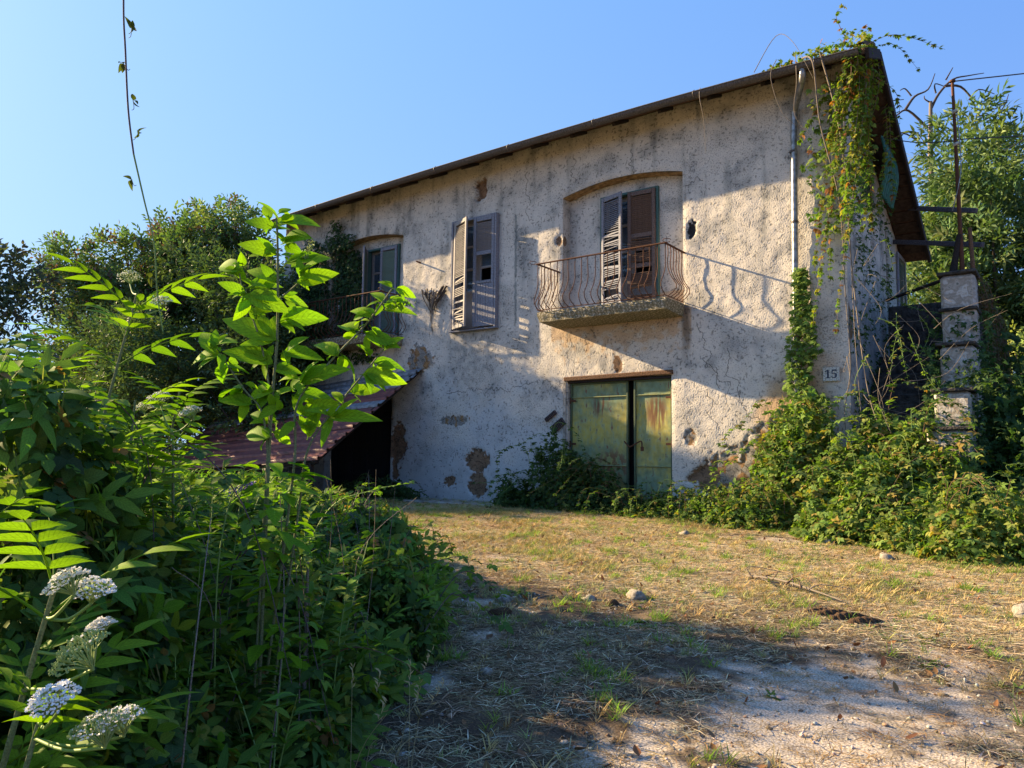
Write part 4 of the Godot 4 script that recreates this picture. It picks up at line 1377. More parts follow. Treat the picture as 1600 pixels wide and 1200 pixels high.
func bramble_leaf(size: float) -> ArrayMesh:
	var g := Geo.new()
	for k in 3:
		var a := (k - 1) * 1.25
		var l := size * (1.0 if k == 1 else 0.8)
		g.leaf(at(Vector3(size * (0.35 if k == 1 else 0.12), 0, 0), facing(Vector3(cos(a), 0.0, sin(a)), Vector3.UP)), l, l * 0.66, 0.22, 0.28, 6, 0.72, 0.14)
	g.tube(pv([Vector3(-0.3 * size, 0, 0), Vector3(0.35 * size, 0, 0)]), 0.0015, 0.001, 3)
	return g.done()

func pinnate_leaf(size: float, pairs := 4, w := 0.27) -> ArrayMesh:   # one arching compound leaf with lance leaflets
	var g := Geo.new()
	var rib := []
	for k in 9:
		var t := k / 8.0
		rib.append(Vector3(size * t, 0.16 * size * (t - 1.6 * t * t), 0))
	g.tube(pv(rib), size * 0.011, size * 0.004, 4)
	for k in pairs + 1:
		var t := 0.24 + 0.72 * k / pairs
		var o := Vector3(size * t, 0.16 * size * (t - 1.6 * t * t), 0)
		for s: float in [-1.0, 1.0]:
			if k == pairs and s > 0.0:
				continue
			var a := 1.05 - 0.4 * t if k < pairs else 0.0
			var l := size * (0.44 if k < pairs else 0.46) * (1.0 - 0.3 * absf(t - 0.55))
			g.leaf(at(o, facing(Vector3(cos(a), 0.06 - 0.3 * t, s * sin(a)), Vector3(0, 1, 0))), l, l * w, 0.28, 0.22, 5, 0.6, 0.05)
	return g.done()

func sprig(n: int, len: float, leaf_len: float, leaf_w: float, spread: float, bend := 0.25) -> ArrayMesh:   # a twig tip with leaves
	var g := Geo.new()
	for k in n:
		var t := float(k) / n
		var a := k * 2.4
		var o := Vector3(len * t, 0.04 * len * sin(a), 0.04 * len * cos(a))
		g.leaf(at(o, facing(Vector3(0.55 + 0.7 * t, sin(a) * spread, cos(a) * spread), Vector3(-0.4, 1.0, 0.15 * sin(a)))), leaf_len * r(0.75, 1.1), leaf_w * r(0.85, 1.1), bend, 0.2, 3, 0.7)
	return g.done()

func flower_head(size: float, open: float) -> Array:   # a flat-topped umbel: [white flowers, green buds and stalks]
	var w := Geo.new()
	var b := Geo.new()
	for k in 190:
		var a := k * 2.39996
		var d := sqrt(k / 190.0)
		var q := Vector3(cos(a) * d, 0.5 * (1.0 - d * d) + 0.09 * sin(a * 3.0 + d * 9.0), sin(a) * d) * size + rv(0.05 * size)
		if rng.randf() < open:
			for s in 5:
				var an := s * TAU / 5.0 + a
				w.leaf(at(q, facing(Vector3(cos(an), 0.5, sin(an)) + rv(0.5), Vector3.UP + rv(0.5))), 0.0042, 0.0034, -0.2, 0.0, 2)
		else:
			b.tube(pv([q, q + Vector3(0, 0.005, 0)]), 0.0026, 0.0016, 5)
		if k % 6 == 0:
			b.tube(pv([Vector3(0, -0.6 * size, 0), Vector3(q.x * 0.5, -0.12 * size, q.z * 0.5), q]), 0.0013, 0.0007, 3)
	return [w.done(), b.done()]

# leaves in a layer under a bumpy surface: an uneven mound. hull(x, z) gives its height there or a negative number.
func by_plate(q: Vector3) -> bool:   # nothing grows over the number plate
	return q.x > -3.35 and q.x < -2.5 and q.y > 2.12 and q.y < 2.62 and q.z > 0.0 and q.z < 1.6

func mound(into: Array, hull: Callable, box: Rect2, n: int, thick: float, s0: float, s1: float, cols: Array) -> void:
	for k in n:
		var x := r(box.position.x, box.end.x)
		var z := r(box.position.y, box.end.y)
		var h: float = hull.call(x, z)
		if h <= 0.03:
			continue
		var e := 0.12
		var hx: float = hull.call(x + e, z)
		var hz: float = hull.call(x, z + e)
		var nn := Vector3((h - maxf(hx, 0.0)) / e, 1.0, (h - maxf(hz, 0.0)) / e)
		nn = (nn.normalized() + Vector3.UP * 0.5).normalized()
		var d := minf(-log(maxf(rng.randf(), 0.001)) * thick, h)
		if rng.randf() < 0.2:
			d = rng.randf() * h
		var q := Vector3(x, ground_y(x, z) + h - d, z)
		if by_plate(q):
			continue
		var dir := Vector3(nn.x, 0, nn.z) * 0.8 + rv(1.0) + Vector3(0, -0.15, 0)
		var col: Color = cols[rng.randi() % cols.size()]
		into[rng.randi() % into.size()].add(at(q, facing(dir, nn + rv(0.55), r(s0, s1))), shade(col, 0.28))

func cane(parent: Node3D, pts: Array, r0: float, m: Material, lv: Leaves, every: float, s0: float, s1: float, cols: Array, called := "cane") -> void:
	var c := curve(pts, 6)
	var g := Geo.new()
	g.tube(c, r0, r0 * 0.35, 5)
	obj(called, g.done(), m, parent)
	if lv == null:
		return
	var run := 0.0
	for k in range(1, c.size()):
		var seg := c[k] - c[k - 1]
		run += seg.length()
		while run > every:
			run -= every * r(0.7, 1.3)
			var side := seg.cross(Vector3.UP).normalized() * (1.0 if rng.randf() < 0.5 else -1.0)
			var col: Color = cols[rng.randi() % cols.size()]
			if by_plate(c[k]):
				continue
			lv.add(at(c[k] - seg * rng.randf(), facing(side + seg.normalized() * 0.6 + rv(0.45), Vector3.UP + rv(0.4), r(s0, s1))), shade(col, 0.25))

# turns the copies that lie nearest the camera into leaves of their own, the rest into one mass
func leaves_of(parent: Node3D, mesh: Mesh, m: Material, l: Leaves, called: String, own := 300) -> void:
	var eye := Vector3(0, 1.07, 12.61)
	var idx := range(l.x.size())
	idx.sort_custom(func(a, b): return l.x[a].origin.distance_squared_to(eye) < l.x[b].origin.distance_squared_to(eye))
	var rest := Leaves.new()
	var mats := []
	for k: int in idx:
		if own > 0:
			own -= 1
			var tone := int(clampf(l.c[k].g * 40.0, 0, 11))
			while mats.size() < 12:
				mats.append(null)
			if mats[tone] == null:
				var mm: StandardMaterial3D = m.duplicate()
				mm.vertex_color_use_as_albedo = false
				mm.albedo_color = (l.c[k] * 2.15).linear_to_srgb()
				mats[tone] = mm
			obj(called, mesh, mats[tone], parent, l.x[k])
		else:
			rest.add(l.x[k], l.c[k])
	if rest.x.size():
		mass("foliage", mesh, m, rest, parent)

# ---------- trees ----------
func tree(called: String, label: String, base: Vector3, trunk_h: float, trunk_r: float, clumps: Array, sprigs: Array, per: float, cols: Array, s0: float, s1: float, group := "") -> Node3D:
	var t := thing(called, label, "tree", base, group)
	var tr := Geo.new()
	var fork := Vector3(r(-0.2, 0.2), trunk_h, r(-0.2, 0.2))
	tr.tube(curve([Vector3(0, -0.3, 0), Vector3(r(-0.1, 0.1), trunk_h * 0.5, r(-0.1, 0.1)), fork], 4), trunk_r, trunk_r * 0.6, 8)
	obj("trunk", tr.done(), M.bark, t)
	var lim := Geo.new()
	var lv := []
	for s in sprigs.size():
		lv.append(Leaves.new())
	for cl: Array in clumps:
		var c: Vector3 = cl[0]
		var rad: float = cl[1]
		if rng.randf() < 0.4:
			var mid := fork.lerp(c, 0.5) + rv(0.25) + Vector3(0, -0.1 * c.distance_to(fork), 0)
			lim.tube(curve([fork - Vector3(0, r(0.0, 0.5) * trunk_h, 0), mid, c], 4), trunk_r * 0.32, 0.012, 5)
		for k in int(per * rad * rad):
			var d := rv().normalized()
			d.y = d.y * 0.8 + 0.2
			var q := c + d * rad * (0.35 + 0.75 * sqrt(rng.randf()))
			var col: Color = cols[rng.randi() % cols.size()]
			lv[rng.randi() % lv.size()].add(at(q, facing(d + rv(0.5) + Vector3(0, 0.15, 0), Vector3.UP + rv(0.5), r(s0, s1))), shade(col, 0.3))
	obj("limbs", lim.done(), M.bark, t)
	for s in sprigs.size():
		mass("crown", sprigs[s], M.tree_leaf, lv[s], t)
	return t

# leaves of the tall sapling: where each starts, where its tip is, width over length
const SAP := [[-2.52,1.95,10.82,-2.57,1.97,10.91,0.42],[-2.48,1.95,10.84,-2.32,1.95,10.81,0.42],[-2.51,2.01,10.81,-2.52,2.05,10.75,0.42],[-2.53,1.98,10.84,-2.57,2.05,10.84,0.42],[-2.5,1.94,10.82,-2.51,1.96,10.75,0.42],[-2.51,1.89,10.79,-2.38,1.9,10.79,0.6],[-2.53,1.85,10.8,-2.58,1.87,10.92,0.42],[-2.51,1.84,10.8,-2.45,1.84,10.81,0.42],[-2.5,1.81,10.78,-2.37,1.83,10.68,0.42],[-2.44,1.73,10.76,-2.32,1.76,10.69,0.42],[-2.41,1.75,10.77,-2.32,1.82,10.77,0.42],[-2.52,1.74,10.8,-2.64,1.8,10.86,0.42],[-2.52,1.68,10.79,-2.54,1.7,10.83,0.42],[-2.52,1.68,10.77,-2.5,1.66,10.66,0.42],[-2.52,1.58,10.78,-2.4,1.6,10.67,0.42],[-2.54,1.51,10.78,-2.58,1.55,10.84,0.6],[-2.51,1.5,10.8,-2.71,1.58,10.92,0.3],[-2.51,1.57,10.78,-2.45,1.54,10.77,0.42],[-2.51,1.45,10.77,-2.43,1.44,10.64,0.42],[-2.57,1.43,10.78,-2.64,1.49,10.86,0.42],[-2.54,1.41,10.79,-2.67,1.45,10.92,0.42],[-2.54,1.39,10.78,-2.45,1.37,10.74,0.42],[-2.55,1.3,10.79,-2.65,1.26,10.79,0.6],[-2.53,1.3,10.79,-2.64,1.28,10.85,0.42],[-2.61,1.77,10.91,-2.73,1.81,10.95,0.42],[-2.65,1.76,10.88,-2.67,1.76,10.95,0.42],[-2.64,1.8,10.88,-2.59,1.82,10.92,0.42],[-2.61,1.68,10.88,-2.64,1.71,10.97,0.42],[-2.61,1.71,10.87,-2.54,1.74,10.78,0.42],[-2.59,1.68,10.88,-2.45,1.61,10.84,0.42],[-2.6,1.61,10.86,-2.52,1.61,10.85,0.42],[-2.57,1.58,10.86,-2.59,1.63,10.87,0.42],[-2.7,1.44,10.92,-2.82,1.43,10.99,0.35],[-2.71,1.45,10.94,-2.81,1.54,10.95,0.42],[-2.71,1.48,10.93,-2.62,1.5,10.94,0.42],[-2.7,1.41,10.9,-2.78,1.37,10.88,0.6],[-2.68,1.39,10.9,-2.67,1.39,10.81,0.5],[-2.63,1.33,10.85,-2.59,1.32,10.83,0.42],[-2.65,1.31,10.85,-2.79,1.3,10.87,0.42],[-2.64,1.25,10.81,-2.74,1.26,10.89,0.42],[-2.16,1.72,10.52,-2.2,1.75,10.55,0.42],[-2.14,1.71,10.52,-2.1,1.69,10.44,0.42],[-2.15,1.67,10.53,-2.1,1.65,10.45,0.42],[-2.19,1.66,10.54,-2.27,1.72,10.53,0.42],[-2.2,1.59,10.59,-2.29,1.64,10.62,0.42],[-2.2,1.63,10.52,-2.14,1.63,10.4,0.42],[-2.21,1.58,10.6,-2.29,1.59,10.6,0.42],[-2.3,1.54,10.59,-2.39,1.59,10.58,0.7],[-2.32,1.44,10.65,-2.44,1.52,10.67,0.42],[-2.34,1.45,10.61,-2.32,1.38,10.53,0.42],[-2.23,1.45,10.57,-2.24,1.48,10.62,0.7],[-2.24,1.42,10.54,-2.18,1.4,10.42,0.42],[-2.25,1.37,10.58,-2.13,1.34,10.49,0.42],[-2.3,1.3,10.6,-2.25,1.31,10.49,0.42],[-2.31,1.26,10.63,-2.36,1.31,10.64,0.42],[-2.39,1.2,10.64,-2.19,1.18,10.57,0.25],[-2.38,1.21,10.63,-2.37,1.24,10.71,0.42],[-2.23,1.56,10.56,-2.2,1.51,10.52,0.42],[-2.26,1.54,10.56,-2.13,1.47,10.53,0.3],[-2.2,1.47,10.52,-2.12,1.51,10.54,0.42],[-2.46,1.25,10.72,-2.42,1.28,10.71,0.6],[-2.5,1.29,10.71,-2.4,1.3,10.62,0.42],[-2.45,1.33,10.73,-2.29,1.39,10.66,0.42],[-2.48,1.21,10.69,-2.35,1.26,10.65,0.42],[-2.47,1.18,10.73,-2.49,1.12,10.78,0.42],[-2.46,1.17,10.7,-2.4,1.16,10.64,0.42],[-2.56,1.28,10.76,-2.5,1.33,10.71,0.5],[-2.52,1.24,10.77,-2.57,1.19,10.82,0.42],[-2.56,1.18,10.75,-2.66,1.21,10.81,0.42],[-2.51,1.31,10.72,-2.47,1.36,10.72,0.6],[-2.47,1.35,10.72,-2.54,1.36,10.76,0.42],[-2.46,1.12,10.67,-2.39,1.23,10.69,0.42],[-2.55,1.14,10.77,-2.54,1.09,10.69,0.42],[-2.54,1.12,10.79,-2.67,1.13,10.83,0.42]]

func build_sapling() -> void:
	var t := thing("sapling", "tall bright green sapling with large backlit leaves standing before the house", "sapling", Vector3(-2.6, -0.3, 10.75))
	var o := Transform3D(Basis(), -t.position)
	for e: Array in [[0.013, [Vector3(-2.6, -0.3, 10.75), Vector3(-2.57, 1.08, 10.77), Vector3(-2.52, 1.5, 10.79), Vector3(-2.51, 1.84, 10.81), Vector3(-2.50, 1.99, 10.83)]],
		[0.009, [Vector3(-2.6, -0.2, 10.78), Vector3(-2.58, 1.03, 10.77), Vector3(-2.56, 1.31, 10.79), Vector3(-2.58, 1.51, 10.83), Vector3(-2.62, 1.68, 10.88), Vector3(-2.63, 1.77, 10.9)]],
		[0.008, [Vector3(-2.57, 1.0, 10.77), Vector3(-2.58, 1.21, 10.8), Vector3(-2.64, 1.31, 10.85), Vector3(-2.71, 1.45, 10.92)]],
		[0.010, [Vector3(-2.57, 0.2, 10.74), Vector3(-2.49, 0.99, 10.71), Vector3(-2.47, 1.25, 10.72), Vector3(-2.35, 1.43, 10.65), Vector3(-2.24, 1.57, 10.58), Vector3(-2.15, 1.71, 10.53)]],
		[0.009, [Vector3(-2.56, 0.1, 10.72), Vector3(-2.49, 0.82, 10.68), Vector3(-2.44, 1.08, 10.68), Vector3(-2.33, 1.26, 10.62), Vector3(-2.26, 1.37, 10.57), Vector3(-2.18, 1.48, 10.53)]],
		[0.006, [Vector3(-2.51, 1.67, 10.79), Vector3(-2.44, 1.74, 10.75), Vector3(-2.42, 1.8, 10.74)]]]:
		var g := Geo.new()
		var p := curve(e[1], 6)
		for k in p.size():
			p[k] = o * p[k]
		g.tube(p, e[0] * 0.62, e[0] * 0.3, 6)
		obj("stem", g.done(), M.pale_stem, t)
	var mats := []
	for k in 6:
		var m: StandardMaterial3D = M.fresh_leaf.duplicate()
		m.vertex_color_use_as_albedo = false
		m.albedo_color = Color(0.25 + 0.03 * k, 0.52 + 0.03 * k, 0.03).linear_to_srgb()
		mats.append(m)
	for e: Array in SAP:
		var a := Vector3(e[0], e[1], e[2])
		var b := Vector3(e[3], e[4], e[5])
		var d := b - a
		var len := d.length() * 1.1
		var g := Geo.new()
		g.leaf(Transform3D(), len, len * e[6] * 1.06, r(0.1, 0.55), r(0.15, 0.5), 9, 0.78, 0.06)
		g.tube(pv([Vector3(-0.012, 0.001, 0), Vector3(len * 0.3, -0.001, 0)]), 0.0018, 0.001, 3)
		for q in (3 if len > 0.1 else 1):   # small leaves in the axil of each large one
			obj("leaf", g.done(), mats[rng.randi() % 6], t, o * at(a + d * 0.1 + rv(0.015), facing(d + rv(len * 1.2), Vector3(0.6, 0.62, 0.55) + rv(0.5), r(0.35, 0.65))))
		obj("leaf", g.done(), mats[rng.randi() % 6], t, o * at(a, facing(d + Vector3(0, 0.12 * len, 0), Vector3(0.6, 0.62, 0.55) + rv(0.42))))
	for k in 95:   # lower leaves, where the stems come out of the thicket
		var a := Vector3(-2.56 + r(-0.1, 0.14), r(0.2, 1.02), 10.74 + r(-0.08, 0.1))
		var an := r(0, TAU)
		if a.y > 0.75 and absf(a.x + 2.5) > 0.1:
			a.x = -2.55 + r(-0.05, 0.07)
		var len := r(0.07, 0.15)
		var g := Geo.new()
		g.leaf(Transform3D(), len, len * 0.44, 0.25, 0.3, 8, 0.78, 0.06)
		obj("leaf", g.done(), mats[rng.randi() % 3], t, o * at(a + Vector3(cos(an), 0.2, sin(an)) * 0.03, facing(Vector3(cos(an), r(-0.2, 0.4), sin(an)), Vector3.UP + rv(0.3))))
	for e: Array in [[Vector3(-2.45, 1.83, 10.73), Vector3(-2.41, 1.9, 10.72)], [Vector3(-2.2, 1.64, 10.52), Vector3(-2.09, 1.66, 10.47)], [Vector3(-2.62, 1.62, 10.87), Vector3(-2.63, 1.72, 10.89)]]:
		var g := Geo.new()
		for k in 60:
			var q: Vector3 = e[0].lerp(e[1], rng.randf()) + rv(0.012)
			g.tube(pv([o * q, o * (q + rv(0.007))]), 0.003, 0.0015, 4)
		obj("bud_spike", g.done(), M.bud, t)
	# lilac flower spike low down in front of it
	var f := thing("flower_spike", "small lilac flower spike on a thin stem among the leaves below the sapling", "flower", Vector3(-2.56, 0.3, 10.98))
	var st := Geo.new()
	st.tube(curve([Vector3(-0.02, -0.3, -0.03), Vector3(0.0, 0.3, 0.0), Vector3(0.04, 0.6, -0.02), Vector3(0.10, 0.64, -0.05)], 4), 0.004, 0.002, 5)
	obj("stem", st.done(), M.green_stem, f)
	var fg := Geo.new()
	for k in 120:
		var u := rng.randf()
		var q := Vector3(0.02, 0.605, -0.015).lerp(Vector3(0.12, 0.65, -0.06), u) + rv(0.013 * (1.1 - u))
		fg.leaf(at(q, facing(rv(), Vector3.UP)), 0.008, 0.005, 0.1, 0.1, 2)
	obj("florets", fg.done(), M.lilac, f)

var elder_mats := []
var elder_leaves := []

func elder(called: String, label: String, base: Vector3, h: float, lean: Vector3, first: float, nodes: int, size: float, heads: Array, group := "white flowering elder plants in the left foreground") -> void:
	var t := thing(called, label, "shrub", base, group)
	if elder_mats.is_empty():
		for k in 6:
			var m: StandardMaterial3D = M.fresh_leaf.duplicate()
			m.vertex_color_use_as_albedo = false
			m.albedo_color = Color(0.17 + 0.03 * k, 0.34 + 0.04 * k, 0.035).linear_to_srgb()
			elder_mats.append(m)
		for k in 4:
			elder_leaves.append(pinnate_leaf(1.0, 4 if k < 2 else 3, 0.24 + 0.03 * k))
	var c := curve([Vector3.ZERO, Vector3(0, h * 0.5, 0) + lean * 0.3, Vector3(0, h, 0) + lean], 8)
	var g := Geo.new()
	g.tube(c, 0.011, 0.005, 6)
	obj("stem", g.done(), M.pale_stem, t)
	var az := r(0, TAU)
	for k in nodes:
		var u := lerpf(first, 0.98, float(k) / maxf(nodes - 1, 1))
		var q := c[int(u * (c.size() - 1))]
		for s in 2:
			var an := az + PI * s + r(-0.3, 0.3)
			var d := Vector3(cos(an), 0.25 + 0.6 * u * u, sin(an))
			obj("leaf", elder_leaves[rng.randi() % 4], elder_mats[rng.randi() % 6], t, at(q, facing(d, Vector3.UP + rv(0.35), size * r(0.75, 1.1) * (1.0 - 0.3 * maxf(0.0, u - 0.7)))))
		az += 1.4
	for e: Array in heads:   # position from the base, size, share of open flowers
		var fh := flower_head(e[1], e[2])
		var tilt := Basis.from_euler(Vector3(r(-0.35, 0.35) + 0.25, 0, r(-0.35, 0.35)))
		var root: Vector3 = e[0]
		var hd := obj("flower_head", fh[0], M.petal, t, at(root, tilt))
		obj("buds", fh[1], M.bud, hd)
		var sg := Geo.new()
		var near := c[0]
		for q in c:
			if q.distance_to(root) < near.distance_to(root) and q.y < root.y - 0.05:
				near = q
		sg.tube(curve([near, near.lerp(root, 0.5) + Vector3(0, -0.03, 0), root - tilt.y * e[1] * 0.6], 4), 0.004, 0.003, 5)
		obj("flower_stalk", sg.done(), M.green_stem, t)

func thicket_edge(z: float) -> float:   # right-hand boundary of the thicket
	var pts := [[12.9, -2.6], [11.9, -1.85], [11.2, -2.05], [10.4, -2.5], [9.3, -3.15], [8.2, -3.95], [7.4, -4.8], [6.5, -6.6], [5.0, -9.3], [3.8, -11.2], [3.0, -13.0]]
	for k in pts.size() - 1:
		if z <= pts[k][0] and z >= pts[k + 1][0]:
			return lerpf(pts[k][1], pts[k + 1][1], (pts[k][0] - z) / (pts[k][0] - pts[k + 1][0]))
	return -99.0

func thicket_h(x: float, z: float) -> float:
	var e := thicket_edge(z) + FN.get_noise_2d(z * 40.0, 77.0) * 0.25
	var d := e - x
	if d < 0.0 or Vector2(x, z - 12.6).length() < 1.55:
		return -1.0
	var side := clampf((-2.85 * (12.6 - z) + 1.3 - x) * 0.5, 0.0, 1.0)   # taller towards the left
	var left := clampf((atan2(12.6 - z, -x) - 0.40) / 0.14, 0.0, 1.0)
	var h := lerpf(1.58, 0.80 - 0.012 * (12.6 - z), left)
	if x < -2.85 * (12.6 - z) - 0.2:
		h = 1.2
	h *= lerpf(0.5, 1.0, smoothstep(0.0, 0.6, d))
	return h * (0.82 + 0.5 * FN.get_noise_2d(x * 45.0, z * 45.0 + 30.0) + 0.18 * FN.get_noise_2d(x * 150.0, z * 150.0))

func build_thicket() -> void:
	var t := thing("bramble_thicket", "dense dark green bramble thicket filling the lower left of the yard", "brambles")
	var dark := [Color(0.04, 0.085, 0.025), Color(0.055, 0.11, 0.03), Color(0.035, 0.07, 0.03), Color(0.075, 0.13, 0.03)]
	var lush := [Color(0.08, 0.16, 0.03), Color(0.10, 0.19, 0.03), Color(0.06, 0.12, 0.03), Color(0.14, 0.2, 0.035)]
	var a := Leaves.new()
	var b := Leaves.new()
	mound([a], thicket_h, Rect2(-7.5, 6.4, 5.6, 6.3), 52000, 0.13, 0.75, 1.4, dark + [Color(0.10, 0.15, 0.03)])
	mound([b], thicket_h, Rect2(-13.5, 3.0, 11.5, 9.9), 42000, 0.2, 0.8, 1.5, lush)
	var lance := Geo.new()
	for k in 5:
		var an := k * 2.4
		lance.leaf(at(Vector3(0.025 * k, 0, 0), facing(Vector3(0.5 + 0.2 * k, 0.15, sin(an)), Vector3.UP)), 0.085, 0.026, 0.3, 0.2, 4, 0.65)
	var cl := Leaves.new()
	for k in 46:
		var z := r(6.8, 12.0)
		var x := thicket_edge(z) - r(0.0, 1.6)
		var h := thicket_h(x, z)
		if h < 0.2 or Vector2(x, z - 12.6).length() < 2.1:
			continue
		var s := Vector3(x, ground_y(x, z) + h * 0.5, z)
		var d := Vector3(r(-0.4, 0.9), 0, r(-0.8, 0.5)).normalized()
		cane(t, [s, s + d * 0.25 + Vector3(0, h * 0.5 + r(0.0, 0.25), 0), s + d * r(0.35, 0.6) + Vector3(0, h * 0.5 + r(-0.05, 0.2), 0), s + d * r(0.5, 0.85) + Vector3(0, r(-0.2, 0.2), 0)], 0.004, M.purple_stem if k % 3 else M.brown_stem, cl, 0.075, 0.7, 1.25, dark + lush)
	for q in cl.x.size():
		a.add(cl.x[q], cl.c[q])
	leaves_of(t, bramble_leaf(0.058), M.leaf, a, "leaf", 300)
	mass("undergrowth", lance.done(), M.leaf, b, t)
	var round := Geo.new()
	for k in 4:
		round.leaf(at(Vector3(0.015 * k, 0, 0), facing(Vector3(0.4, 0.2, sin(k * 2.2)), Vector3.UP)), 0.032, 0.024, 0.2, 0.3, 4, 0.8)
	var blade := Geo.new()
	for k in 4:
		blade.leaf(at(Vector3.ZERO, facing(Vector3(r(-0.5, 0.5), 1.4, r(-0.5, 0.5)), Vector3.RIGHT)), r(0.16, 0.3), 0.006, 0.35, 0.3, 5)
	var c2 := Leaves.new()
	var d2 := Leaves.new()
	mound([c2], thicket_h, Rect2(-8.0, 6.4, 6.4, 6.3), 26000, 0.1, 0.7, 1.5, lush + [Color(0.19, 0.19, 0.04), Color(0.15, 0.21, 0.05), Color(0.2, 0.12, 0.05)])
	mound([d2], thicket_h, Rect2(-8.0, 6.4, 6.4, 6.3), 3600, 0.2, 0.7, 1.2, [Color(0.10, 0.16, 0.04), Color(0.22, 0.2, 0.09), Color(0.13, 0.17, 0.05)])
	for q in d2.x.size():
		d2.x[q].basis = Basis(Vector3.UP, r(0, TAU)).scaled(Vector3.ONE * r(0.5, 0.85))
		d2.x[q].origin.y -= 0.06
	mass("small_leaves", round.done(), M.leaf, c2, t)
	mass("grass_blades", blade.done(), M.leaf, d2, t)
	for k in 16:   # bare dead stems among the leaves
		var z := r(8.0, 11.4)
		var x := thicket_edge(z) - r(0.1, 1.1)
		cane(t, [Vector3(x, ground_y(x, z), z), Vector3(x + r(-0.1, 0.1), r(0.3, 0.5), z + r(-0.1, 0.1)), Vector3(x + r(-0.2, 0.3), r(0.6, 1.05), z + r(-0.2, 0.2))], 0.004, M.dead_wood, null, 1.0, 1, 1, dark, "dead_stem")
	# the long shoot that reaches out over the yard, pale grass stalks and a dead stick
	var sh := thing("bramble_shoot", "thin bramble shoot with small leaves reaching right over the yard before the shed", "bramble shoot", Vector3(-3.0, 0.6, 10.25))
	var sl := Leaves.new()
	cane(sh, [Vector3(-0.1, -0.2, 0), Vector3(0.1, 0.18, -0.06), Vector3(0.3, 0.28, -0.15), Vector3(0.46, 0.32, -0.27)], 0.0035, M.green_stem, sl, 0.03, 0.3, 0.55, [Color(0.12, 0.2, 0.04)])
	leaves_of(sh, bramble_leaf(0.058), M.leaf, sl, "leaf", 60)
	var ds := obj("dead_stick", Geo.new().done() if false else stick_mesh(), M.dead_wood, self, at(Vector3(-2.74, -0.02, 10.42)))
	tag(ds, "bare brown dead stick standing upright in the bramble thicket", "stick")
	for k in 7:
		var s := Vector3(-2.35 + 0.06 * k, -0.27, 10.4 + r(-0.3, 0.3))
		var g := Geo.new()
		var d := Vector3(r(-0.15, 0.3), 0, r(-0.3, 0.1))
		g.tube(curve([Vector3.ZERO, Vector3(0, r(0.2, 0.35), 0) + d * 0.4, Vector3(0, r(0.25, 0.6), 0) + d], 4), 0.0018, 0.001, 4)
		for q in 12:
			var pt := (Vector3(0, 0.42, 0) + d * 0.8).lerp(Vector3(0, 0.5, 0) + d, q / 11.0)
			g.leaf(at(pt, facing(rv() + Vector3.UP, Vector3.RIGHT)), 0.025, 0.004, 0.2, 0.1, 2)
		tag(obj("grass_stalk", g.done(), M.straw_solid, self, at(s)), "pale dry grass stalk leaning out at the foot of the brambles", "grass stalk", "pale grass stalks by the brambles")
	# leafy shoots that stand out of the thicket
	var lf := Geo.new()
	lf.leaf(Transform3D(), 0.075, 0.026, 0.25, 0.25, 5, 0.7)
	var lfm := lf.done()
	var spots := [[-2.95, 10.7, 1.25], [-3.15, 10.5, 1.1], [-3.5, 10.9, 1.35], [-3.7, 10.3, 1.2], [-4.2, 10.8, 1.5], [-4.4, 10.2, 1.25], [-2.75, 10.95, 1.0], [-5.0, 10.4, 1.45], [-5.6, 10.3, 1.5], [-3.35, 11.15, 1.2], [-4.0, 11.05, 1.45], [-3.0, 10.2, 0.95], [-2.65, 10.35, 0.9], [-4.8, 9.6, 1.15], [-3.9, 9.7, 0.95], [-2.4, 11.2, 0.75], [-2.62, 11.3, 0.9], [-2.3, 10.9, 0.65], [-5.8, 9.6, 1.3], [-6.6, 9.9, 1.5]]
	for k in spots.size():
		var s: Array = spots[k]
		var p := thing("leafy_shoot", "upright green shoot with narrow lance leaves rising out of the thicket", "shoot", Vector3(s[0], ground_y(s[0], s[1]), s[1]), "narrow leaved shoots in the thicket")
		var l := Leaves.new()
		for q in 3:
			var top := Vector3(r(-0.25, 0.25), s[2] * r(0.85, 1.1), r(-0.25, 0.25))
			cane(p, [Vector3.ZERO, top * Vector3(0.3, 0.5, 0.3), top], 0.005, M.green_stem, l, 0.016, 0.8, 1.5, lush, "stem")
		mass("foliage", lfm, M.leaf, l, p)

func stick_mesh() -> ArrayMesh:
	var g := Geo.new()
	g.tube(curve([Vector3(0, -0.25, 0), Vector3(0.01, 0.1, 0.01), Vector3(-0.005, 0.35, 0), Vector3(0.02, 0.6, 0.02)], 5), 0.011, 0.006, 6)
	g.tube(curve([Vector3(0.0, 0.2, 0), Vector3(0.03, 0.32, 0.02), Vector3(0.04, 0.45, 0.02)], 3), 0.006, 0.002, 5)
	return g.done()

